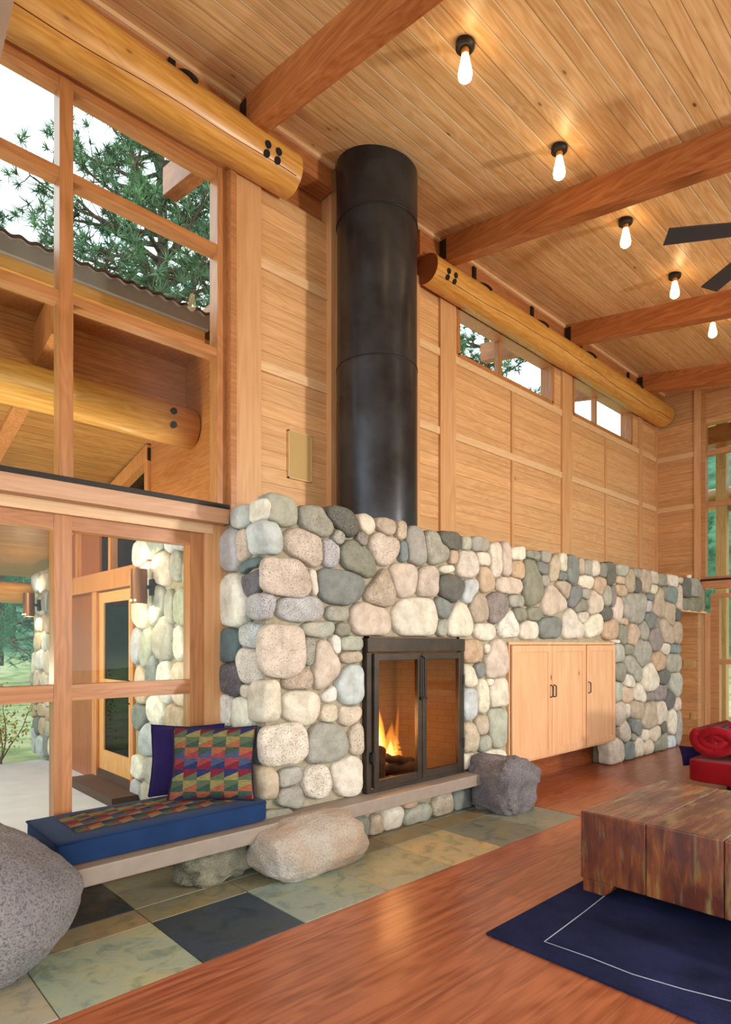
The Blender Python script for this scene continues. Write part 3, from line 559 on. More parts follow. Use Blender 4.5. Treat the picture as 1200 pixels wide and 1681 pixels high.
def cells(stones, blockers, bounds, gap=.0035, n=28, grow=1.25, seed=1):
    """rounded, tightly packed outlines: each stone grows until it meets its neighbours"""
    rnd = random.Random(seed); allc = stones + blockers; out = []
    for i, s in enumerate(stones):
        cx, cz, rx, rz = s[:4]; p = rnd.uniform(2.4, 3.8)
        nb = [q for q in allc if q is not s and abs(q[0]-cx) < (q[2]+rx)*1.6 and abs(q[1]-cz) < (q[3]+rz)*1.6]
        rad = []
        ph = rnd.uniform(0, 6); am = rnd.uniform(.0, .07)
        for k in range(n):
            a = 2*pi*k/n; ca, sa = cos(a), sin(a)
            if len(s) > 6 and s[6]: R0 = 1.12 / (norm(s, cx+ca, cz+sa) / 1.02)
            else: R0 = grow / sup(ca, sa, rx, rz, p) * (1 + am*sin(2*a+ph) + am*.6*sin(3*a+ph*2))
            lo, hi = 0, R0
            def bad(t):
                x, z = cx+ca*t, cz+sa*t
                if not (bounds(x, z)): return True
                fi = norm(s, x, z)
                for q in nb:
                    if norm(q, x, z) < fi: return True
                return False
            t = 0; st = R0/16
            while t < R0 and not bad(t+st): t += st
            if t < R0:
                lo, hi = t, t+st
                for _ in range(4):
                    mid = (lo+hi)/2
                    if bad(mid): hi = mid
                    else: lo = mid
                t = lo
            rad.append(max(.012, min(t, R0) - gap))
        for _ in range(1): rad = [(rad[k-1] + 2*rad[k] + rad[(k+1) % n])/4 for k in range(n)]
        out.append([(cx+cos(2*pi*k/n)*rad[k], cz+sin(2*pi*k/n)*rad[k]) for k in range(n)])
    return out
def corner_block(m, x0, x1, y0, y1, z0, z1, col, seed, kt=.12, kb=.12):
    m.c = col
    rx, ry, rz = (x1-x0)/2, (y1-y0)/2, (z1-z0)/2 - .004
    def fn(q, d):
        t = q.z/rz; k = (kt*t*t if t > 0 else kb*t*t)
        if q.x > 0: q.x *= 1 - k
        if q.y > 0: q.y *= 1 - k*.8
        return q + d*(.016*fbm((q.x, q.y, q.z), 5, 3, seed))
    m.ball(((x0+x1)/2, (y0+y1)/2, (z0+z1)/2), rx, ry, rz, 32, 22, .5, fn)
def stone_col(h, sp, rnd):
    c = lin(h); k = rnd.uniform(.97, 1.12); g_ = (c[0]+c[1]+c[2])/3; c = [x*.72 + g_*.28 for x in c]; return (c[0]*k, c[1]*k*rnd.uniform(.98, 1.02), c[2]*k*rnd.uniform(.96, 1.04), min(1, sp/8))
core = M()
core.box(2.34, 3.25, 3.50, 4.27, 0, 2.44).box(3.25, 4.42, 3.50, 4.27, 1.545, 2.44).box(3.25, 4.42, 3.50, 4.27, 0, .24)
core.box(4.42, 5.17, 3.50, 4.27, 0, 2.44).box(5.17, 7.46, 3.50, 4.27, 1.515, 2.44).box(7.46, 9.68, 3.50, 4.27, 0, 2.44)
core.box(9.68, 10.76, 3.50, 3.9, 2.02, 2.44)
stonewall = struct(obj('wall_fireplace', core, M_mortar, org=(0,0,0)))
rnd = random.Random(3)
sm = M(); sm.c = (1,1,1,1)
def fb(x, z):
    if z < -.0 or z > 2.58 or x > 10.76: return False
    if 3.215 < x < 4.44 and .30 < z < 1.56: return False
    if 5.15 < x < 7.47 and .3 < z < 1.525 or 5.15 < x < 7.32 and z < .2: return False
    if x > 9.70 and z < 2.0: return False
    if x < 2.33: return False
    return True
blk = [[(2.28+c[0])/2, (c[2]+c[3])/2, (c[0]-2.28)/2+.005, (c[3]-c[2])/2] for c in CS]
def place_f(x, z, o): return (x, 3.50 - o, z)
for s, o in zip(FS, cells(FS, blk, fb, seed=5)):
    stone_dome(sm, s[0], s[1], o, min(.085, .045 + .12*min(s[2], s[3])), place_f, 0, s[0], stone_col(s[4], s[5], rnd))
blk2 = [[(3.43+c[1])/2, (c[2]+c[3])/2, (c[1]-3.43)/2+.005, (c[3]-c[2])/2] for c in CS]
def place_s(y, z, o): return (2.34 - o, y, z)
for s, o in zip(SS, cells(SS, blk2, lambda y, z: 3.45 < y < 4.2 and z < 2.6, seed=9)):
    stone_dome(sm, s[0], s[1], o, min(.08, .04 + .12*min(s[2], s[3])), place_s, 0, s[0]+9, stone_col(s[4], s[5], rnd))
for i, c in enumerate(CS):
    kt, kb = ((.15, .12), (.5, .1), (.1, .35), (.08, .42), (.3, .12), (.1, .15), (.4, .05), (.1, .1))[i]
    corner_block(sm, 2.265, c[0]+.01, 3.42, c[1]+.01, c[2], c[3], stone_col(c[4], c[5], rnd), i, kt, kb)
# stones wrapping the right-hand end beside the opening, and the cabinet niche
for i, (z0, z1, h) in enumerate(((0, .28, 'a5a294'), (.29, .52, 'd3bba2'), (.53, .9, 'd8ccb0'), (.91, 1.2, '8f8e78'), (1.21, 1.55, 'a9ae98'), (1.56, 1.98, 'c2a885'))):
    corner_block(sm, 9.5, 9.73, 3.5, 3.98, z0, z1, stone_col(h, 3, rnd), 20+i)
obj('fieldstones', sm, M_stone, parent=stonewall, smooth=True)
struct(obj('trim_14', M().box(9.70, 10.74, 3.47, 4.27, 1.985, 2.02), M_batten, org=(0,0,0)))
struct(obj('trim_15', M().box(7.40, 7.47, 3.47, 3.52, 0, .3), M_mortar, org=(0,0,0)))
# cabinet niche base
struct(obj('baseboard_niche', M().box(5.17, 7.46, 3.74, 3.78, 0, .32), wood('base_board', '9a5228', '7c3c1a', 'X', 'Z', knots=0), org=(0,0,0)))

def random_wall(m, a0, a1, z0, z1, place, size=.2, seed=1, bounds=None, cols=None):
    rnd = random.Random(seed); st = []; z = z0
    cols = cols or ['d8ccb0', 'd3bba2', 'c2a885', 'a5a294', 'b4bfc4', 'dedccf', 'a9ae98', 'dedccf', '7c8583', 'b3b4bd']
    while z < z1:
        h = size*rnd.uniform(.75, 1.25); a = a0 - rnd.uniform(0, size)
        while a < a1:
            w = size*rnd.uniform(.6, 1.5)
            st.append([a+w/2, z+h/2+rnd.uniform(-.2, .2)*h, w/2*rnd.uniform(.8, 1), h/2*rnd.uniform(.85, 1.15), rnd.choice(cols), rnd.choice([1, 2, 3, 7])]); a += w
        z += h*.96
    st = [s for s in st if (bounds or (lambda a, z: True))(s[0], s[1]) and a0 < s[0] < a1 and z0-.05 < s[1] < z1]
    bd = bounds or (lambda a, z: a0 < a < a1 and z0 < z < z1)
    for s, o in zip(st, cells(st, [], bd, gap=.006, n=18, seed=seed)):
        stone_dome(m, s[0], s[1], o, .07, place, 0, s[0], stone_col(s[4], s[5], rnd))

# ------------------------------------------------------------------ hearth slab and boulders
sl = M().prism([(.35, 3.30), (4.55, 3.30), (4.55, 3.50), (2.36, 3.50), (2.36, 4.04), (.35, 4.04)], 2, .24, .34)
tag(obj('hearth_bench', sl, M_conc, bevel=.008), 'long grey concrete hearth slab running from the bench to the fireplace', 'hearth bench')
def boulder(name, c, r, mat, seed, label, cat='boulder', p=.75, amp=.12, crag=1.0, sc=1.6, mod=None, rot=0):
    def fn(q, d):
        q = q * (1 + amp*fbm((d.x, d.y, d.z), sc, 4, seed))
        q = q + d * crag * (.009*fbm((q.x, q.y, q.z), 9, 4, seed) + .006*fbm((q.x, q.y, q.z), 30, 2, seed))
        if mod: q = mod(q, d)
        ca, sa = cos(rot), sin(rot); q = Vector((q.x*ca - q.y*sa, q.x*sa + q.y*ca, q.z))
        return q
    m = M().ball(c, r[0], r[1], r[2], 120, 72, p, fn)
    m.v = [(x, y, max(z, .001)) for x, y, z in m.v]
    return tag(obj(name, m, mat, smooth=True), label, cat)
boulder('boulder', (.50, 3.30, .335), (.56, .47, .41), M_bg, 3, 'huge rounded grey granite boulder under the left end of the bench', p=.92, amp=.05, crag=.8,
    mod=lambda q, d: Vector((q.x*(1-.25*max(0, d.z)) - .16*max(0, d.z), q.y*(1-.1*max(0, d.z)), q.z)))
boulder('boulder', (2.53, 3.26, .165), (.42, .23, .185), M_bw, 5, 'large pale boulder with rusty patches before the hearth slab', p=.66, amp=.10, crag=.35, sc=1.1)
boulder('boulder', (1.99, 3.56, .115), (.26, .17, .125), M_bm, 8, 'small mottled olive boulder in the shade beneath the bench', p=.6, amp=.2)
def rg(q, d):
    # blocky stone with a slanting, overhanging cap
    t = min(1, max(0, (q.z - .0)/.05)); k = .93 + .11*t
    q = Vector((q.x*k + .012*t, q.y*k, q.z - .22*max(0, q.x+.08)*t))
    return q
boulder('boulder', (4.74, 3.23, .235), (.27, .245, .26), M_bv, 12, 'rough blocky grey stone at the right end of the hearth slab', p=.42, amp=.09, sc=2.0, mod=rg)

# ------------------------------------------------------------------ fireplace
M_iron = flat('bronze_iron', '3f352c', .42, .5, var=.25, sc=9, k=1.0)
fp = thing('fireplace_doors', (3.83, 3.47, .34), 'black framed iron and glass fireplace doors set in the stone wall', 'fireplace')
x0, x1, z0, z1 = 3.225, 4.425, .34, 1.545
obj('door_surround', M().box(x0, x1, 3.43, 3.50, z1-.11, z1).box(x0, x0+.05, 3.44, 3.50, z0, z1-.11).box(x1-.05, x1, 3.44, 3.50, z0, z1-.11)
    .box(x0+.05, x1-.05, 3.44, 3.50, z0, z0+.035), M_iron, parent=fp, bevel=.004)
xm = (x0+x1)/2 + .01
for k, (a, b) in enumerate(((x0+.055, xm-.004), (xm+.004, x1-.055))):
    zt = z1-.12; zb = z0+.04; s = .05
    m = M().box(a, a+s, 3.415, 3.455, zb, zt).box(b-s, b, 3.415, 3.455, zb, zt).box(a+s, b-s, 3.417, 3.453, zt-.055, zt).box(a+s, b-s, 3.417, 3.453, zb, zb+.06)
    d = obj('fire_door', m, M_iron, parent=fp, bevel=.003)
    obj('glass', M().box(a+s-.01, b-s+.01, 3.433, 3.438, zb+.05, zt-.05), M_glassf, parent=d)
    hx = a - .008 if k == 0 else b + .008
    for hz in ((.62, 1.18) if k else (.62,)):
        obj('hinge', M().cyl((hx, 3.415, 0), .014, hz-.045, hz+.045, 10).box(hx-.022, hx+.022, 3.42, 3.46, hz-.025, hz+.025), M_dark, parent=d)
    if k == 0:
        obj('door_handle', M().tube([(b-.012, 3.41, 1.40), (b-.012, 3.375, 1.38), (b-.012, 3.375, 1.06), (b-.012, 3.41, 1.04)], .010, 8)
            .box(b-.03, b+.02, 3.37, 3.415, 1.04, 1.06), M_dark, parent=d)
# brick firebox
def mk_brick():
    n = NT('firebrick', .85); xyz = n.sep(n.obj())
    br = n.add('ShaderNodeTexBrick'); n.l.new(n.comb(n.ma('ADD', xyz[0], xyz[1]), xyz[2], 0.0), br.inputs['Vector'])
    br.inputs['Scale'].default_value = 4.2; br.inputs['Mortar Size'].default_value = .012
    br.inputs['Color1'].default_value = lin('6f5845'); br.inputs['Color2'].default_value = lin('69513f'); br.inputs['Mortar'].default_value = lin('5c4838')
    n.color(br.outputs[0]); return n.m
bx = M().box(x0+.02, x1-.02, 4.10, 4.14, .25, 1.56)
bx.hexa([(x0+.02,3.48,.25),(x0+.06,3.48,.25),(x0+.20,4.12,.25),(x0+.02,4.12,.25)], [(x0+.02,3.48,1.56),(x0+.06,3.48,1.56),(x0+.20,4.12,1.56),(x0+.02,4.12,1.56)])
bx.hexa([(x1-.06,3.48,.25),(x1-.02,3.48,.25),(x1-.02,4.12,.25),(x1-.20,4.12,.25)], [(x1-.06,3.48,1.56),(x1-.02,3.48,1.56),(x1-.02,4.12,1.56),(x1-.20,4.12,1.56)])
bx.box(x0+.02, x1-.02, 3.48, 4.12, .25, .33).box(x0+.02, x1-.02, 3.48, 4.12, 1.53, 1.56)
tag(obj('firebox', bx, mk_brick()), 'red brown brick firebox glowing behind the glass doors', 'firebox')
M_bark = flat('charred_bark', '2c1c14', .9, var=.5, sc=18, bump=.8)
def mk_ember():
    n = NT('glowing_end', .9); f = n.noise(n.obj(), 14, 4, .7)
    n.color(n.ramp(f, [(.4, lin('241610')), (.7, lin('6b3218'))]))
    n.put(n.b.inputs['Emission Color'], lin('ff6a1c')); n.put(n.b.inputs['Emission Strength'], n.mr(f, .52, .7, 0, 3)); return n.m
M_ember = mk_ember()
def firelog(p, q, r, lab, seed):
    p, q = Vector(p), Vector(q); N = 10
    pts = [p.lerp(q, i/N) + Vector((0, 0, .008*sin(i*2.1+seed))) for i in range(N+1)]
    m = M().tube(pts, [r*(1+.08*sin(i*1.9+seed)) for i in range(N+1)], 12)
    return tag(obj('firewood_log', m, [M_bark], autos=60), lab, 'firewood')
firelog((3.42, 3.72, .39), (4.06, 3.92, .39), .05, 'charred log lying lowest in the fire, its end toward the right door', 1)
firelog((3.42, 3.95, .40), (3.98, 3.62, .42), .055, 'charred log crossing the bottom of the fire toward the doors', 2)
firelog((3.44, 3.55, .37), (3.56, 3.66, .63), .062, 'thick charred log standing steeply in front of the flames', 3)
firelog((3.62, 3.72, .54), (4.04, 3.66, .45), .036, 'thin charred branch sloping down to the right in the fire', 4)
tag(obj('ember_bed', M().grid(lambda u, v: (3.32+.85*u, 3.58+.45*v, .335+.035*(1-(2*u-1)**2)*(1-(2*v-1)**2)+.012*mnoise.noise(Vector((u*19, v*13, 0)))), 30, 18), M_ember), 'bed of glowing embers under the logs', 'embers', kind='stuff')
def emis_vol(name, col, st):
    m = bpy.data.materials.new(name); m.use_nodes = True; t = m.node_tree; t.nodes.clear()
    o = t.nodes.new('ShaderNodeOutputMaterial'); e = t.nodes.new('ShaderNodeEmission')
    e.inputs[0].default_value = col; e.inputs[1].default_value = st; t.links.new(e.outputs[0], o.inputs['Volume']); return m
MF = [emis_vol('flame_orange', (1, .34, .05, 1), 20), emis_vol('flame_yellow', (1, .58, .17, 1), 75), emis_vol('flame_core', (1, .82, .45, 1), 200)]
fl = thing('fire', (3.65, 3.72, .42), 'orange and yellow flames rising at the left of the firebox', 'fire')
rf = random.Random(11)
def tongue(x, y, z0, h, w, k, lean=0, ph=0):
    N = 14; pts = []; rad = []
    for i in range(N+1):
        s = i/N
        pts.append((x + lean*s*s + .03*h*sin(s*5+ph)*s*2, y + .02*sin(s*4+ph), z0 + h*s))
        rad.append(max(.001, w*(sin(pi*min(1, s*.9+.12))**.8)*(1-s)**.45))
    rad = [q*1.55 for q in rad]
    m = M().tube(pts, rad, 12)
    obj('flame_tongue', m, MF[k], parent=fl, smooth=True)
for x, y, z, h, w, ln in ((3.50, 3.80, .44, .62, .075, .02), (3.60, 3.76, .46, .70, .085, .0), (3.70, 3.82, .42, .50, .07, .02), (3.80, 3.78, .42, .42, .055, .03),
                          (3.42, 3.78, .38, .34, .05, -.02), (3.90, 3.80, .42, .60, .018, .04), (3.40, 3.62, .36, .26, .03, .0), (3.95, 3.84, .42, .28, .04, .02)):
    tongue(x, y, z, h, w, 0, ln, x*9)
for x, y, z, h, w, ln in ((3.52, 3.79, .46, .44, .05, .02), (3.61, 3.77, .48, .54, .055, .0), (3.70, 3.81, .44, .34, .042, .0), (3.80, 3.78, .42, .26, .035, .02), (3.41, 3.63, .36, .18, .016, .01)):
    tongue(x, y, z, h, w, 1, ln, x*9)
for x, y, z, h, w, ln in ((3.54, 3.79, .48, .27, .032, .01), (3.61, 3.78, .50, .36, .036, .0), (3.79, 3.78, .42, .13, .022, .02)):
    tongue(x, y, z, h, w, 2, ln, x*9)
l = bpy.data.lights.new('fire_light', 'POINT'); l.energy = 24; l.color = (1, .56, .25); l.shadow_soft_size = .2
lo = bpy.data.objects.new('fire_light', l); COL.objects.link(lo); lo.location = (3.66, 3.64, .85)

# ------------------------------------------------------------------ flue
M_flue = NT('blued_steel', .3, spec=.5, metal=.7)
_f = M_flue.noise(M_flue.obj(), 2.2, 4, .6)
M_flue.color(M_flue.ramp(_f, [(.35, lin('302e2f')), (.68, lin('464a50'))])); M_flue.put(M_flue.b.inputs['Roughness'], M_flue.mr(_f, .3, .7, .26, .36))
fx, fy, frr = 3.775, 3.90, .358
fu = thing('stove_pipe', (fx, fy, 2.4), 'wide dark steel flue pipe rising from the stone wall to the ceiling', 'flue pipe')
def pipe_sec(z0, z1, r):
    zt = z1 + .4
    m = M(); n = 64; vs = []; fs = []
    for r_, z in ((r, z0), (r, z1)):
        for i in range(n):
            a = 2*pi*i/n; vs.append((fx+r_*cos(a), fy+r_*sin(a), z))
    for i in range(n): fs.append((i, (i+1) % n, n+(i+1) % n, n+i))
    return m._a(vs, fs)
for z0, z1, r in ((2.36, 3.90, frr), (3.905, 5.16, frr-.004), (5.165, 5.80, frr)):
    obj('pipe_section', pipe_sec(z0, z1, r), M_flue.m, parent=fu, smooth=True)
for z in (3.90, 5.16):
    obj('pipe_seam', M().lathe([(frr-.004, z-.006), (frr+.003, z-.006), (frr+.003, z+.006), (frr-.004, z+.006), (frr-.004, z-.006)], (fx, fy, 0), 64, cap=False), M_dark, parent=fu, smooth=True)

# ------------------------------------------------------------------ cabinet
M_cab = wood('cabinet_fir', 'dfae84', 'cf9a6e', 'Z', 'X', knots=.18, rough=.4, grain=.4)
cb = thing('wall_cabinet', (6.315, 3.45, .29), 'pale fir cabinet of three tall doors built into the stone wall', 'cabinet')
obj('cabinet_body', M().box(5.17, 7.46, 3.465, 3.95, .29, .31).box(5.17, 7.46, 3.465, 3.95, 1.49, 1.52).box(5.17, 5.19, 3.465, 3.95, .3, 1.5)
    .box(7.44, 7.46, 3.465, 3.95, .3, 1.5).box(5.17, 7.46, 3.9, 3.95, .3, 1.5).box(5.93, 5.95, 3.47, 3.9, .3, 1.5).box(6.69, 6.71, 3.47, 3.9, .3, 1.5), M_cab, parent=cb, bevel=.003)
for i, (a, b) in enumerate(((5.195, 5.935), (5.943, 6.685), (6.712, 7.435))):
    z0_, z1_, s = .315, 1.485, .07
    m = M().box(a, a+s, 3.440, 3.463, z0_, z1_).box(b-s, b, 3.440, 3.463, z0_, z1_).box(a+s, b-s, 3.441, 3.463, z1_-s, z1_).box(a+s, b-s, 3.441, 3.463, z0_, z0_+s)
    d = obj('cabinet_door', m, M_cab, parent=cb, bevel=.003)
    obj('door_panel', M().box(a+s-.005, b-s+.005, 3.451, 3.461, z0_+s-.005, z1_-s+.005), M_cab, parent=d)
    hx = (b-.03, a+.03, a+.03)[i]
    obj('door_handle', M().tube([(hx, 3.440, 1.06), (hx, 3.41, 1.05), (hx, 3.41, .94), (hx, 3.440, .93)], .007, 8), M_dark, parent=d)
# ------------------------------------------------------------------ cushion and pillows on the bench
def mk_quilt(name, plane='XY', sc=.115, ph=.0):
    """woven blocks split by diagonals, in red, navy, green, gold, with striped bands"""
    n = NT(name, .9, spec=.2); xyz = n.sep(n.obj())
    a = xyz['XYZ'.index(plane[0])]; b = xyz['XYZ'.index(plane[1])]
    ua = n.ma('DIVIDE', a, sc); ub = n.ma('ADD', n.ma('DIVIDE', b, sc*.8), ph)
    ib = n.ma('FLOOR', ub); fb_ = n.ma('FRACT', ub)
    ua = n.ma('ADD', ua, n.ma('MULTIPLY', n.ma('MODULO', n.ma('ADD', ib, 40.0), 2.0), .0))
    ia = n.ma('FLOOR', ua); fa = n.ma('FRACT', ua)
    tri = n.ma('GREATER_THAN', fb_, n.ma('MULTIPLY_ADD', fa, .55, .2))
    par = n.ma('MODULO', n.ma('ADD', n.ma('ADD', ia, ib), 80.0), 2.0)
    idx = n.ma('FRACT', n.ma('ADD', n.ma('ADD', n.ma('MULTIPLY', ib, .37), n.ma('MULTIPLY', tri, .31)), n.ma('MULTIPLY', par, .5)))
    cols = ['6a1f30', '7d7448', '34483e', '80383e', '272c50', '4c5a42', '8c5238', '3e4860']
    c = n.ramp(idx, [(i/8, lin(h)) for i, h in enumerate(cols)], 'CONSTANT')
    w = n.noise(n.comb(n.ma('MULTIPLY', a, 30.0), n.ma('MULTIPLY', b, 220.0), 0.0), 1, 2)
    c = n.mix(1.0, c, n.ramp(w, [(.3, (.6, .6, .6, 1)), (.7, (1.25, 1.25, 1.25, 1))]), 'MULTIPLY')
    n.color(c); n.bump(w, .3, .003); return n.m
def cloth(name, h, k=1, sheen=.06, var=.15):
    n = NT(name, .95, spec=.06); n.b.inputs['Sheen Weight'].default_value = sheen
    f = n.noise(n.obj(), 240, 2, .6); g = n.noise(n.obj(), 5, 3)
    c = lin(h, k); n.color(n.mix(n.mr(g, .3, .7, 0, 1), tuple(x*(1-var) for x in c[:3])+(1,), tuple(x*(1+var) for x in c[:3])+(1,)))
    n.bump(f, .35, .003); return n.m
M_navy = cloth('navy_denim', '1e3458'); M_quilt = mk_quilt('quilt_weave', sc=.085); M_pile = mk_quilt('pillow_weave', 'XZ', .088, .3)
cu = thing('bench_cushion', (1.62, 3.67, .34), 'navy bench cushion with a woven multicoloured top panel', 'cushion')
def rbox(x0, x1, y0, y1, z0, z1, p=.22, puff=.012, n=(40, 16), skew=0):
    cx, cy, cz = (x0+x1)/2, (y0+y1)/2, (z0+z1)/2
    def fn(q, d):
        u = q.x/((x1-x0)/2); v = q.y/((y1-y0)/2)
        if q.z > 0: q.z += puff*max(0, 1-u*u)*max(0, 1-v*v) + .003*mnoise.noise(Vector((q.x*9, q.y*9, 0)))
        return q
    return M().ball((cx, cy, cz), (x1-x0)/2, (y1-y0)/2, (z1-z0)/2, n[0]*2, n[1]*2, p, fn)
obj('cushion_body', rbox(.985, 2.285, 3.37, 3.97, .342, .475, .13), M_navy, parent=cu, smooth=True)
def ctop(u, v):
    x = 1.12 + 1.07*u; y = 3.48 + .38*v; uu = (x-1.625)/.64; vv = (y-3.67)/.30
    return (x, y, .4775 + .012*max(0, 1-uu*uu)*max(0, 1-vv*vv))
obj('woven_panel', M().grid(ctop, 24, 12), M_quilt, parent=cu, smooth=True)
pz = []
for x, y in ((1.0, 3.385), (2.25, 3.385), (2.25, 3.955), (1.0, 3.955), (1.0, 3.385)):
    pz.append((x, y))
pl = []
for i in range(4):
    for k in range(10): pl.append((pz[i][0]+(pz[i+1][0]-pz[i][0])*k/10, pz[i][1]+(pz[i+1][1]-pz[i][1])*k/10, .463))
pl.append(pl[0])
obj('piping', M().tube([(x*1.0 + (-.008 if x < 1.1 else .008 if x > 2.2 else 0), y + (-.009 if y < 3.4 else .009 if y > 3.95 else 0), z) for x, y, z in pl], .006, 6), cloth('navy_piping', '16294c'), parent=cu, smooth=True)
def pillow(name, c, w, h, t, yaw, lean, mat, label, pipe, roll=0):
    """square pillow: pinched corners, full middle; w across, h up, t thick"""
    th = thing(name, (c[0], c[1], c[2]), label, 'pillow')
    def P(u, v, s):
        a, b = 2*u-1, 2*v-1
        x = a*w/2*(1-.07*(1-b*b)**1.0*0 - .06*(1-abs(b))) ; z = b*h/2*(1-.06*(1-abs(a)))
        x *= 1 + .03*abs(b)**3; z *= 1 + .03*abs(a)**3
        y = s*t/2*((1-a*a)*(1-b*b))**.42 + .004*mnoise.noise(Vector((a*3, b*3, s)))
        return Vector((x, y, z))
    Mx = Matrix.Rotation(yaw, 4, 'Z') @ Matrix.Rotation(lean, 4, 'X') @ Matrix.Rotation(roll, 4, 'Y')
    def body(u, v, s): return P(u, v, s)
    m = M()
    for s in (-1, 1): m.grid(lambda u, v: tuple(P(u, v, s) + Vector((0, 0, h/2))), 26, 26)
    o = obj('pillow_cover', m, mat, smooth=True, org=(0, 0, 0)); o.parent = th; o.matrix_local = Mx
    ring = [P(u, 0, 1) for u in [i/12 for i in range(12)]] + [P(1, v, 1) for v in [i/12 for i in range(12)]] + \
           [P(1-u, 1, 1) for u in [i/12 for i in range(12)]] + [P(0, 1-v, 1) for v in [i/12 for i in range(13)]]
    q = obj('piping', M().tube([tuple(p + Vector((0, 0, h/2))) for p in ring], .007, 6), pipe, smooth=True, org=(0, 0, 0)); q.parent = th; q.matrix_local = Mx
    return th
M_purple = cloth('purple_velvet', '271d48', sheen=.08)
pillow('throw_pillow', (1.93, 3.84, .488), .47, .46, .13, R(-36), R(-10), M_purple, 'plain dark purple pillow half hidden behind the woven one', cloth('purple_pipe', '241a48'))
pillow('throw_pillow', (1.985, 3.60, .488), .54, .47, .15, R(-40), R(-16), M_pile, 'square pillow woven in red, gold, green and navy blocks', cloth('dark_pipe', '2a2430'))

# ------------------------------------------------------------------ rug and coffee table
def mk_rug():
    n = NT('navy_rug', .95, spec=.1); co = n.obj()
    f = n.noise(co, 320, 2, .7); g = n.noise(co, 3, 4); xyz = n.sep(co)
    c = n.mix(n.mr(g, .35, .65), lin('181d38'), lin('252c52'))
    n.color(n.mix(1.0, c, n.ramp(f, [(.3, (.6,.6,.6,1)), (.7, (1.4,1.4,1.4,1))]), 'MULTIPLY')); n.bump(f, .6, .006); return n.m
rg_ = thing('area_rug', (3.8, .6, 0), 'dark navy rug with a thin pale line along its border', 'rug')
obj('rug_field', M().box(2.61, 5.3, -.9, 1.89, 0, .014), mk_rug(), parent=rg_, bevel=.005)
ln = [(5.0, 1.72), (4.2, 1.71), (3.69, 1.70), (3.2, 1.66), (2.74, 1.63), (2.76, 1.40), (2.76, 1.2), (2.80, 1.0), (2.86, .80), (2.86, .4), (2.88, -.4)]
obj('border_line', M().tube([(x, y, .0135) for x, y in ln], .0035, 5), flat('pale_thread', '9aa0b0', .9), parent=rg_)
def mk_old():
    n = NT('reclaimed_timber', .4, coat=.35); co = n.obj(); xyz = n.sep(co)
    x, y, z = xyz
    st = n.noise(n.comb(n.ma('MULTIPLY', x, 1.6), n.ma('MULTIPLY', y, 17.0), n.ma('MULTIPLY', z, 3.4)), 1, 5, .65, .4)
    bl = n.noise(co, 3.4, 4, .6, .5); bl2 = n.noise(n.comb(n.ma('MULTIPLY', x, 4.0), n.ma('MULTIPLY', y, 16.0), n.ma('MULTIPLY', z, 2.5)), 1, 4, .6)
    c = n.ramp(st, [(.3, lin('361a12')), (.5, lin('6e3a24')), (.72, lin('94562e'))])
    c = n.mix(n.mr(bl, .45, .6, 0, .8), c, lin('4f2420')); c = n.mix(n.mr(bl2, .52, .66, 0, .7), c, lin('8f7c4a'))
    n.color(c); n.bump(n.ma('ADD', st, n.ma('MULTIPLY', bl2, .5)), .45, .01)
    n.put(n.b.inputs['Roughness'], n.mr(st, .3, .7, .4, .16)); return n.m
M_old = mk_old()
tb = thing('coffee_table', (4.08, 1.0, .014), 'low heavy coffee table of thick glossy reclaimed timbers', 'table')
for i, (y1, y0) in enumerate(((1.82, 1.436), (1.434, 1.042), (1.04, .622), (.62, .2))):
    m = M()
    def tim(u, v, w): pass
    def fn(q, d): return q + d*.006*fbm((q.x, q.y+i, q.z), 4, 3)
    m.box(3.47, 4.69, y0, y1, .095, .497)
    obj('timber', m, M_old, parent=tb, bevel=.007, seg=3)
for (lx, ly) in ((3.475, 1.61), (4.5, 1.61), (3.475, .22), (4.5, .22)):
    obj('leg', M().prism([(ly, .11), (ly+.03, .05), (ly+.07, .016), (ly+.2, .016), (ly+.2, .11)], 0, lx, lx+.18), M_old, parent=tb, bevel=.01)
# ------------------------------------------------------------------ red daybed with blanket, pillow
M_red = cloth('red_wool', '80121b', var=.2); M_redd = cloth('dark_red_upholstery', '7c1018', var=.1)
sf = thing('daybed', (7.3, 1.3, 0), 'low dark red upholstered daybed beyond the coffee table', 'daybed')
obj('seat_base', rbox(6.43, 8.3, .2, 2.27, .15, .37, .10, 0), M_redd, parent=sf, smooth=True)
for lx, ly in ((6.85, 2.0), (6.85, .4), (8.1, 2.0), (8.1, .4)):
    obj('leg', M().cyl((lx, ly, 0), .03, 0, .16, 12), M_dark, parent=sf)
m = M(); sp = []
for k in range(60):
    a = k*.33; r = .02 + .0046*k; sp.append((r, a))
# rolled blanket: a spiral end facing the room
vs = []; fs = []
for j, x in enumerate((6.47, 6.52, 6.9, 7.5)):
    for r, a in sp: vs.append((x + (.0 if j else .012*cos(a*2)), 2.09 + r*cos(a)*.80 - .06, .565 + r*sin(a)*.60))
for j in range(3):
    for k in range(59): fs.append((j*60+k, j*60+k+1, (j+1)*60+k+1, (j+1)*60+k))
m._a(vs, fs)
b = tag(obj('rolled_blanket', m, M_red, smooth=True), 'bright red blanket rolled up, its spiral end toward the left', 'blanket')
q = b.modifiers.new('t', 'SOLIDIFY'); q.thickness = .075
tag(obj('red_cushion', rbox(6.50, 7.3, 1.0, 1.75, .37, .62, .35, .03), M_red, smooth=True), 'red cushion lying right of the rolled blanket', 'cushion')
def throw(u, v):
    x = 6.5 + .8*v + .05*sin(u*9); y = 2.10 - 1.1*u + .04*sin(v*8)
    z = .64 + .30*min(1, u*2.2) + .035*sin(u*14+v*5) + .03*mnoise.noise(Vector((u*5, v*5, 2)))
    return (x, y, z - .22*max(0, .25-u)*4*.5)
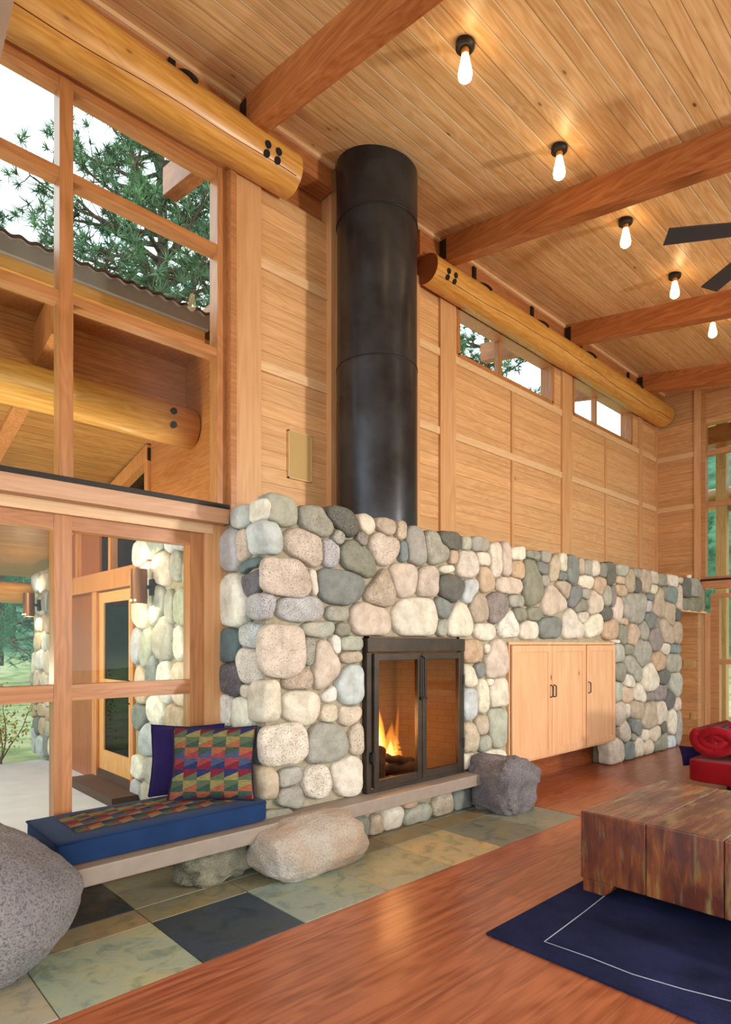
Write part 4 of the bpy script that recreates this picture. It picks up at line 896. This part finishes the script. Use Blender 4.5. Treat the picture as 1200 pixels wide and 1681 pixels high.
n_ = NT('bright_throw', .95, spec=.15); xyz_ = n_.sep(n_.obj())
ww = n_.ma('FRACT', n_.ma('MULTIPLY', n_.ma('ADD', xyz_[1], n_.ma('MULTIPLY', xyz_[0], .5)), 2.6))
n_.color(n_.ramp(ww, [(0, lin('8f1620')), (.35, lin('8f1620')), (.55, lin('2c5450')), (.68, lin('1f2648')), (.8, lin('c89a50')), (.88, lin('8f1620'))], 'CONSTANT'))
to = tag(obj('throw_blanket', M().grid(throw, 40, 24), n_.m, smooth=True), 'red throw with green, navy and gold stripes heaped at the right edge', 'blanket')
q = to.modifiers.new('t', 'SOLIDIFY'); q.thickness = .03
pillow('throw_pillow', (6.80, 2.31, .25), .22, .2, .1, R(-48), R(-30), M_purple, 'dark purple pillow leaning at the near left corner of the daybed', M_purple)

# ------------------------------------------------------------------ ceiling bulbs and fan
M_can = flat('black_canopy', '191613', .45, .3)
n = NT('socket', .5); n.color(lin('c07a3a')); M_sock = n.m
n = NT('bulb_glass', .3); n.color((1, .9, .7, 1)); n.put(n.b.inputs['Emission Color'], (1, .66, .3, 1)); n.b.inputs['Emission Strength'].default_value = 16; M_bulb = n.m
def bulb_light(x, y):
    z = ceil_z(y)
    t = thing('ceiling_light', (x, y, z), '', 'ceiling light', 'bare bulbs in a row along the ceiling')
    obj('canopy', M().lathe([(.055, .012), (.062, .0), (.062, -.035), (.05, -.045)], (x, y, z), 24), M_can, parent=t, autos=40)
    obj('socket', M().lathe([(.022, -.04), (.026, -.05), (.027, -.075), (.024, -.08)], (x, y, z), 16), M_sock, parent=t, autos=40)
    obj('bulb', M().lathe([(.020, -.075), (.026, -.095), (.033, -.135), (.042, -.175), (.047, -.205), (.043, -.232), (.027, -.248), (.004, -.254)], (x, y, z), 20), M_bulb, parent=t, smooth=True)
    return t
L0 = bulb_light(3.20, 2.48)
L0['label'] = 'nearest and largest of the bare ceiling bulbs, between the two left rafters'
labs = ['second bare ceiling bulb, just above the second rafter', 'third bare ceiling bulb, left of the fan blades',
        'fourth bare ceiling bulb, above the third rafter', 'farthest bare ceiling bulb, at the right edge']
for i in range(1, 5):
    x = 3.20 + 1.215*i; c = copy_tree(L0, (x, 2.48 + .015*i, ceil_z(2.48+.015*i)))
    c['label'] = labs[i-1]
FXc, FYc, FZc = 5.35, 1.18, 4.60
fan = thing('ceiling_fan', (FXc, FYc, FZc), 'dark bladed ceiling fan cut off by the right edge', 'ceiling fan')
M_blade = flat('fan_blade', '2b2c30', .35, spec=.6)
obj('downrod', M().cyl((FXc, FYc, 0), .014, FZc, ceil_z(FYc), 12), M_can, parent=fan)
obj('motor', M().lathe([(.03, .12), (.09, .09), (.12, .04), (.12, -.03), (.08, -.07), (.03, -.08)], (FXc, FYc, FZc), 32), M_can, parent=fan, autos=40)
for k in range(5):
    a = R(55 + 72*k); m = M()
    def bp(r, w, dz):
        tw = .18
        return (FXc + r*cos(a) - w*sin(a), FYc + r*sin(a) + w*cos(a), FZc - .01 + dz + w*tw)
    lo = []; 
    for r, w in ((.16, .045), (.3, .06), (.6, .07), (.84, .075)): lo.append((r, w))
    vs = [bp(r, s*w, d) for d in (-.005, .005) for r, w in lo for s in (-1, 1)]
    nn = len(lo)*2; fs = []
    for j in range(len(lo)-1):
        fs.append((2*j, 2*j+1, 2*j+3, 2*j+2)); fs.append((nn+2*j, nn+2*j+2, nn+2*j+3, nn+2*j+1))
        fs.append((2*j, 2*j+2, nn+2*j+2, nn+2*j)); fs.append((2*j+1, nn+2*j+1, nn+2*j+3, 2*j+3))
    fs.append((0, nn, nn+1, 1)); fs.append((nn-2, nn-1, 2*nn-1, 2*nn-2))
    m._a(vs, fs); bl = obj('blade', m, M_blade, parent=fan)
    obj('blade_iron', M().tube([bp(.08, 0, -.01), bp(.24, 0, -.012)], .014, 8), M_can, parent=bl)

# ------------------------------------------------------------------ small fittings
sg = thing('wall_speaker', (3.26, 4.26, 2.95), 'flat beige speaker grille set in the panelling left of the flue', 'speaker')
obj('grille', M().box(3.08, 3.31, WY-.018, WY-.004, 2.92, 3.31), flat('beige_grille', 'b8975f', .7, var=.03, sc=60), parent=sg)
obj('grille_frame', M().box(3.07, 3.08, WY-.022, WY, 2.91, 3.32).box(3.31, 3.32, WY-.022, WY, 2.91, 3.32).box(3.07, 3.32, WY-.022, WY, 3.31, 3.32).box(3.07, 3.32, WY-.022, WY, 2.91, 2.92), flat('grille_rim', 'c9a875', .5), parent=sg)
sp_ = thing('switch_plate', (10.75, 3.72, 1.13), 'beige light switch plate on the wall inside the opening', 'switch')
Mpl = flat('plate_almond', 'c7a26a', .4)
obj('plate', M().box(10.745, 10.76, 3.65, 3.83, 1.12, 1.24), Mpl, parent=sp_, bevel=.002)
for y in (3.69, 3.74, 3.79): obj('rocker', M().box(10.738, 10.748, y-.014, y+.014, 1.15, 1.21), Mpl, parent=sp_, bevel=.002)
op = thing('outlet_plate', (10.75, 3.7, .3), 'beige wall outlet low on the wall inside the opening', 'outlet')
obj('plate', M().box(10.745, 10.76, 3.64, 3.72, .26, .38), Mpl, parent=op, bevel=.002)
for z in (.29, .35): obj('socket', M().cyl((3.68, z, 0), .014, 0, .001, 10) if 0 else M().box(10.738, 10.748, 3.665, 3.695, z-.014, z+.014), Mpl, parent=op, bevel=.002)
lc = thing('spot_light', (10.2, 3.62, 2.5), 'small pale light fitting standing on top of the stone lintel', 'lamp')
obj('lamp_body', M().lathe([(.03, 2.44), (.035, 2.50), (.045, 2.58), (.03, 2.59)], (10.32, 3.6, 0), 14), flat('pale_fitting', 'e6dcc6', .5), parent=lc, autos=40)
obj('bracket', M().box(10.30, 10.34, 3.58, 3.62, 2.40, 2.46), M_can, parent=lc)

# ------------------------------------------------------------------ outside: the wing across the terrace
PZ = -.36; WX = 3.0
struct(obj('floor_terrace', M().box(-9, 3.2, 4.42, 10.6, PZ-.1, PZ).box(-9, 3.2, 10.6, 10.9, PZ-.1, PZ-.02), flat('terrace_concrete', 'b9bcc6', .8, var=.06, sc=4, bump=.1), org=(0,0,0)))
def mk_land():
    n = NT('land', .95, spec=.1); co = n.obj(); z = n.sep(co)[2]; f = n.noise(co, 1.5, 4); g = n.noise(co, .5, 5, .7)
    a = n.ramp(f, [(.35, lin('7d8c5c')), (.5, lin('9ba374')), (.65, lin('b3ab88'))]); b = n.ramp(g, [(.35, lin('23402f')), (.65, lin('4f7a5a'))])
    n.color(n.mix(n.mr(n.ma('ADD', z, n.ma('MULTIPLY', f, .8)), .9, 1.5), a, b)); return n.m
M_land = mk_land()
struct(obj('ground', M().grid(lambda u, v: (-60+140*u, 10.8+90*v, -.5 + 5.0*v*v + 14*max(0, v-.25) + .4*mnoise.noise(Vector((u*9, v*9, 0)))*min(1, v*4)), 60, 40), M_land, smooth=True, org=(0,0,0)))
struct(obj('ground', M().grid(lambda u, v: (11+80*u, -40+90*v, -.5 + 6*max(0, u-.08) + 34*max(0, u-.2)), 40, 30), M_land, smooth=True, org=(0,0,0)))
struct(obj('ground', M().box(-60, 11, -50, -5.2, -.6, -.5), flat('near_lawn', '8a8f6c', .95), org=(0,0,0)))
wg = thing('house_wing', (WX, 8, PZ), 'wing of the house across the terrace, in stone, fir and glass', 'building')
M_ply = wood('plywood_fir', 'c07a42', '9f5c2a', 'Y', 'Z', .30, .002, .05, .5, .15, .8)
sp1 = obj('stone_pier', M().box(WX, WX+.3, 4.5, 7.25, PZ, 2.75), M_mortar, parent=wg); sp2 = obj('stone_pier', M().box(WX, WX+.5, 10.4, 11.5, PZ, 2.7), M_mortar, parent=wg)
s2 = M(); s2.c = (1,1,1,1)
random_wall(s2, 4.5, 7.26, PZ, 2.75, lambda y, z, o: (WX-o, y, z), .36, 21)
obj('fieldstones', s2, M_stone, parent=sp1, smooth=True)
s2 = M(); s2.c = (1,1,1,1)
random_wall(s2, 10.4, 11.5, PZ, 2.7, lambda y, z, o: (WX-o, y, z), .32, 22)
random_wall(s2, WX, WX+.5, PZ, 2.7, lambda x, z, o: (x, 10.4-o, z), .32, 23)
obj('fieldstones', s2, M_stone, parent=sp2, smooth=True)
obj('plywood_wall', M().box(WX, WX+.2, 4.42, 6.83, 2.75, 4.85), M_ply, parent=wg)
obj('end_wall', M().box(WX+.02, WX+.2, 8.50, 10.4, PZ, 3.1), wood('wing_fir', 'a05a2c', '84431c', 'Z', 'Y', knots=0), parent=wg)
M_w2 = wood('wing_sash', 'c98850', 'ad6a36', 'Z', 'Y', knots=0)
wd = M().box(WX-.04, WX+.14, 7.25, 7.33, PZ, 2.3).box(WX-.04, WX+.14, 8.45, 8.62, PZ, 2.3).box(WX-.06, WX+.16, 7.1, 10.4, 2.20, 2.44)
wd.box(WX-.04, WX+.14, 6.83, 6.92, 2.44, 3.75).box(WX-.04, WX+.14, 7.95, 8.03, 2.44, 3.5).box(WX-.04, WX+.14, 9.2, 9.28, 2.44, 3.3).box(WX-.05, WX+.14, 10.1, 10.2, PZ, 3.1)
wd.prism([(6.83, 3.60), (10.4, 2.86), (10.4, 3.0), (6.83, 3.78)], 0, WX-.05, WX+.14)
obj('window_frames', wd, M_w2, parent=wg)
obj('clerestory_glass', M().prism([(6.9, 2.4), (10.2, 2.4), (10.2, 3.0), (6.9, 3.7)], 0, WX+.05, WX+.06), M_glassd, parent=wg)
obj('interior_wall', M().box(WX+1.4, WX+1.5, 6.5, 11, PZ, 4), flat('dim_interior', '5d5138', .9), parent=wg)
dr = obj('terrace_door', M().box(WX, WX+.05, 7.33, 7.47, -.16, 2.18).box(WX, WX+.05, 8.30, 8.45, -.16, 2.18).box(WX, WX+.05, 7.47, 8.30, 2.04, 2.18)
    .box(WX, WX+.05, 7.47, 8.30, -.16, .10).box(WX, WX+.05, 7.47, 8.30, .92, 1.04), wood('door_fir', 'd9a468', 'c28848', 'Z', 'Y', knots=0), parent=wg)
obj('door_glass', M().box(WX+.02, WX+.03, 7.46, 8.31, .09, 2.05), M_glassd, parent=dr)
obj('door_handle', M().tube([(WX-.01, 7.40, 1.05), (WX-.05, 7.40, 1.04), (WX-.05, 7.40, .78), (WX-.01, 7.40, .77)], .012, 8), M_dark, parent=dr)
obj('door_sill', M().box(WX-.02, WX+.3, 7.2, 8.6, PZ, -.16), flat('sill_dark', '4a3326', .7), parent=wg)
obj('door_step', M().box(WX-.36, WX, 7.05, 8.6, PZ, PZ+.10), flat('dark_step', '4a3326', .7), parent=wg)
# eave, infill and porch ceiling of the wing
obj('porch_infill', M().box(-9, WX, 5.97, 6.05, 3.75, 4.44), wood('infill_fir', 'c98544', 'a8642c', 'X', 'Z', .115, .002, .1, .5, .3, .5), parent=wg)
obj('eave_soffit', M().hexa([(-9,5.42,4.42),(WX,5.42,4.42),(WX,5.98,4.40),(-9,5.98,4.40)], [(-9,5.42,4.46),(WX,5.42,4.46),(WX,5.98,4.46),(-9,5.98,4.46)]), M_w2, parent=wg)
obj('eave_trim', M().box(-9, WX-.1, 5.38, 5.44, 4.41, 4.51), wood('eave_fir', 'e0a45c', 'c98c48', 'X', 'Z', knots=0), parent=wg)
obj('gutter', M().box(-9, WX-.08, 5.33, 5.44, 4.51, 4.64), flat('grey_gutter', '8d8480', .6, .2), parent=wg)
def corr(u, v):
    x = -9 + 12.0*u; return (x, 5.30 + 7*v, 4.66 + .011*sin(x*50) - 1.1*v)
obj('metal_roof', M().grid(corr, 1400, 2).grid(lambda u, v: tuple(Vector(corr(u, v)) + Vector((0, 0, -.03))), 1400, 2), flat('corrugated_roof', '8f7a70', .5, .2), parent=wg)
obj('porch_ceiling', M().hexa([(-9,6.05,3.95),(WX+.3,6.05,3.95),(WX+.3,12.4,2.72),(-9,12.4,2.72)], [(-9,6.05,4.0),(WX+.3,6.05,4.0),(WX+.3,12.4,2.77),(-9,12.4,2.77)]),
    wood('porch_fir', 'b88446', '94602c', 'X', 'Y', .14, .004, .2, .5, .25, .5), parent=wg)
for x in (-.9, 1.55):
    obj('rafter', M().hexa([(x,5.45,4.05),(x+.14,5.45,4.05),(x+.14,12.2,2.55),(x,12.2,2.55)], [(x,5.45,4.42),(x+.14,5.45,4.42),(x+.14,12.2,2.80),(x,12.2,2.80)]), M_w2, parent=wg)
def plainlog(x0, x1, y, z, r, ax=0):
    pts = [(x0+(x1-x0)*i/30, y, z+.006*sin(i)) for i in range(31)]
    return M().tube(pts, [r*(1+.03*sin(i*.9)) for i in range(31)], 20)
lg = tag(obj('porch_log', plainlog(-9, WX-.02, 5.82, 3.70, .19), M_log, smooth=True), 'golden peeled log of the porch seen through the tall window', 'log beam')
for a in (0, 1):
    obj('bolt_hole', M().cyl((WX-.30, 0, 3.73-.13*a), .03, 5.62, 5.66, 12, 'Y') if 0 else M().tube([(WX-.30, 5.66, 3.76-.13*a), (WX-.30, 5.615, 3.76-.13*a)], .032, 14), M_black, parent=lg)
fl2 = tag(obj('porch_log', plainlog(-9, WX-.02, 11.5, 2.36, .17), M_log, smooth=True), 'far porch log glimpsed under the ceiling through the lower left pane', 'log beam')
# unseen fill lights added to brighten the porch, then the wall lamps
area('porch_fill_light', (.4, 7.6, 3.1), (1.5, 9, 0), .5, .5, 160, (1, .88, .7))
area('porch_fill_light', (.6, 5.6, 1.2), (1.6, 6.0, 4), 1.0, .6, 110, (1, .9, .75))
n = NT('sconce_copper', .35, metal=.8); n.color(lin('86583a')); M_cop = n.m
n = NT('sconce_glow', .5); n.put(n.b.inputs['Emission Color'], (1, .74, .42, 1)); n.b.inputs['Emission Strength'].default_value = 30; M_glow = n.m
def sconce(y, z, lab):
    x = WX - .22
    t = thing('wall_lamp', (x, y, z), lab, 'wall lamp', 'copper tube lamps on the outside stonework')
    m = M(); N_ = 28; vs = []; fs = []
    for r_, zz in ((.085, -.19), (.085, .19), (.080, .19), (.080, -.19)):
        for i in range(N_): a = 2*pi*i/N_; vs.append((x+r_*cos(a), y+r_*sin(a), z+zz))
    for j in range(4):
        for i in range(N_): fs.append((j*N_+i, j*N_+(i+1) % N_, ((j+1) % 4)*N_+(i+1) % N_, ((j+1) % 4)*N_+i))
    m._a(vs, fs); obj('shade', m, M_cop, parent=t, autos=40)
    for zz in (-.12, .12): obj('lamp_band', M().lathe([(.086, zz-.006), (.089, zz-.006), (.089, zz+.006), (.086, zz+.006), (.086, zz-.006)], (x, y, z), 28, cap=False), M_cop, parent=t)
    obj('bracket', M().box(x+.08, WX-.02, y-.02, y+.02, z-.02, z+.02).box(WX-.09, WX-.0, y-.05, y+.05, z-.09, z+.09), M_dark, parent=t)
    obj('bulb', M().ball((x, y, z), .028, .028, .09, 12, 8), M_glow, parent=t, smooth=True)
    for k, a in enumerate((2.6, 3.3)):
        obj('light_hole', M().ball((x+.088*cos(a+.5), y+.088*sin(a+.5), z-.155), .009, .009, .009, 8, 6), M_glow, parent=t)
    l = bpy.data.lights.new('sconce_light', 'POINT'); l.energy = 16; l.color = (1, .8, .55); l.shadow_soft_size = .03
    q = bpy.data.objects.new('sconce_light', l); COL.objects.link(q); q.location = (x, y, z+.15)
    q = q.copy(); COL.objects.link(q); q.location = (x, y, z-.15)
    return t
s1 = sconce(6.63, 2.13, 'copper tube wall lamp on the stone pier beside the terrace door')
s2_ = sconce(10.95, 2.13, 'smaller copper tube lamp on the far pier, in the lower left pane')

# ------------------------------------------------------------------ right-hand outside, seen through the end windows
M_op = wood('porch_post_fir', 'd9ae74', 'bc8c50', 'Z', 'X', knots=.1)
tag(obj('porch_post', M().box(11.9, 12.06, 3.54, 3.70, -.3, 5.4), M_op), 'square pale fir post just outside the right window', 'post')
tag(obj('porch_beam', M().box(11.6, 11.9, -2, 4.2, 4.95, 5.25), M_beam), 'brown beam of the outer roof above the right window', 'beam')
tag(obj('porch_log', M().tube([(12.4, -2, 4.15), (12.4, 2, 4.15), (12.4, 4.3, 4.15)], .2, 18), M_log, smooth=True), 'pale log outside at the right edge, high in the upper right window', 'log beam')
tag(obj('eave_board', M().hexa([(12.0,3.3,3.75),(12.0,3.95,4.05),(12.4,3.95,4.05),(12.4,3.3,3.75)], [(12.0,3.3,3.83),(12.0,3.95,4.13),(12.4,3.95,4.13),(12.4,3.3,3.83)]), flat('weathered', '8c7a66', .8)), 'short weathered roof board crossing the pale post outside', 'board')

# ------------------------------------------------------------------ trees
def mk_leaf(name, a, b, rough=.6):
    n = NT(name, rough, spec=.3); f = n.noise(n.obj(), 1.2, 3)
    n.color(n.ramp(f, [(.35, lin(a)), (.65, lin(b))])); n.b.inputs['Subsurface Weight'].default_value = 0
    return n.m
M_need = mk_leaf('pine_needles', '3f6148', '6d9065'); M_trunk = flat('pine_bark', '5e4c40', .95, var=.3, sc=7, bump=.6)
M_conif = mk_leaf('conifer_green', '2f6a4e', '5f9a70')
def pine(name, base, H, crown0, spread, label, seed, nb=46, tuft=17, nl=.24, nw=.018, group='pines beyond the windows', needmat=None):
    rnd = random.Random(seed); t = thing(name, base, label, 'tree', group)
    bx_, by_, bz_ = base; m = M(); f = M()
    m.tube([(bx_+.05*sin(i), by_+.05*cos(i*1.3), bz_+H*i/12) for i in range(13)], [.24*(1-i/13)+.02 for i in range(13)], 9)
    def tft(p, d, n):
        for _ in range(n):
            q = (d*.6 + Vector((rnd.gauss(0, 1), rnd.gauss(0, 1), rnd.gauss(0, 1)+.25)).normalized()).normalized()
            L = nl*rnd.uniform(.7, 1.15); s = q.cross(Vector((rnd.random()-.5, rnd.random()-.5, rnd.random()-.5)))
            if s.length < 1e-3: continue
            s.normalize(); s *= nw/2
            f._a([tuple(p-s), tuple(p+s), tuple(p+q*L)], [(0, 1, 2)])
    for b_ in range(nb):
        hf = (b_ + rnd.random())/nb; z = bz_ + crown0 + (H-crown0)*hf
        L = spread*(1-hf*.75)*rnd.uniform(.65, 1.1); a = b_*2.4 + rnd.uniform(-.4, .4)
        pts = []; p = Vector((bx_, by_, z)); d = Vector((cos(a), sin(a), rnd.uniform(-.1, .3)))
        n = 8
        for i in range(n+1):
            pts.append(p.copy()); d = (d + Vector((rnd.gauss(0, .16), rnd.gauss(0, .16), rnd.gauss(.03, .12)))).normalized(); p = p + d*L/n
        m.tube(pts, [.045*(1-i/(n+1))*(.6+L/4)+.008 for i in range(n+1)], 5)
        for i in range(3, n+1):
            for k in range(3):
                e = (d + Vector((rnd.gauss(0, .9), rnd.gauss(0, .9), rnd.gauss(.2, .5)))).normalized(); l = rnd.uniform(.25, .7)*L/2.6
                q1 = pts[i] + e*l*.5; q2 = pts[i] + e*l + Vector((0, 0, .06))
                m.tube([pts[i], q1, q2], [.012, .009, .006], 4); tft(q2, e, tuft)
                if rnd.random() < .5: tft(q1, e, tuft//2)
    obj('trunk', m, M_trunk, parent=t); obj('foliage', f, needmat or M_need, parent=t)
    return t
pine('pine_tree', (6.2, 13.6, -.5), 17.5, 4.0, 4.6, 'large pine with clumps of long needles behind the porch roof', 3, nb=170, tuft=30, nl=.27, nw=.022)
pine('pine_tree', (3.6, 19.2, -.5), 14.6, 7, 2.4, 'pine branch tips showing at the far left of the tall window', 5, nb=34, tuft=26)
pine('pine_tree', (14.2, 10.2, -.5), 12.2, 5, 2.6, 'pine showing in patches through the high windows', 8, nb=60, tuft=26)
T0 = pine('conifer', (7.2, 27, 0), 15, 1.5, 3.4, '', 13, nb=60, tuft=9, nl=.5, nw=.05, group='woods beyond the terrace', needmat=M_conif)
T0['label'] = 'tall dark conifer standing in the woods seen past the far porch pier'
rt = random.Random(4)
T0['label'] = 'dark green conifer in the woods beyond the terrace'
for i in range(11):
    x = 4.6 + 3.1*(i % 4) + (i//4)*1.7; y = 23.5 + 5.2*(i//4) + rt.uniform(-.6, .6)
    c = copy_tree(T0, (x, y, -.5 + (y-20)*.12), (rt.uniform(.55, .65),)*2 + (rt.uniform(.85, 1.0),), rt.uniform(0, 6))
for i in range(9):
    c = copy_tree(T0, (26 + 6.5*(i % 3), 6.0 + 4.2*(i//3) + (i % 3)*1.5, rt.uniform(0, 2)), (rt.uniform(.5, .6),)*2 + (rt.uniform(.65, .8),), rt.uniform(0, 6))
    c['group'] = 'woods on the slope beyond the end windows'; c['label'] = 'green conifer on the slope outside the right-hand windows'
# shrub at the terrace edge
sh = thing('shrub', (2.3, 10.95, -.5), 'young shrub with yellow green leaves at the terrace edge', 'shrub')
ms = M(); ml = M(); rs = random.Random(2)
for k in range(9):
    p = Vector((2.3+rs.uniform(-.12, .12), 11.0+rs.uniform(-.1, .1), -.5)); d = Vector((rs.gauss(0, .22), rs.gauss(0, .22), 1)).normalized(); pts = [p.copy()]
    for i in range(9): p = p + d*.15; d = (d + Vector((rs.gauss(0, .14), rs.gauss(0, .14), .1))).normalized(); pts.append(p.copy())
    ms.tube(pts, [.014*(1-i/11) for i in range(10)], 5)
    for i in range(3, 10):
        for _ in range(16):
            o = pts[i] + Vector((rs.gauss(0, .12), rs.gauss(0, .12), rs.gauss(0, .08))); a = Vector((rs.gauss(0, 1), rs.gauss(0, 1), rs.gauss(0, 1))).normalized()*.035; b = a.cross(Vector((.3, .5, 1))).normalized()*.016
            ml._a([tuple(o-a), tuple(o+b), tuple(o+a), tuple(o-b)], [(0, 1, 2, 3)])
obj('stems', ms, M_trunk, parent=sh); obj('leaves', ml, mk_leaf('shrub_leaf', '7c8a3c', 'b08f38'), parent=sh)
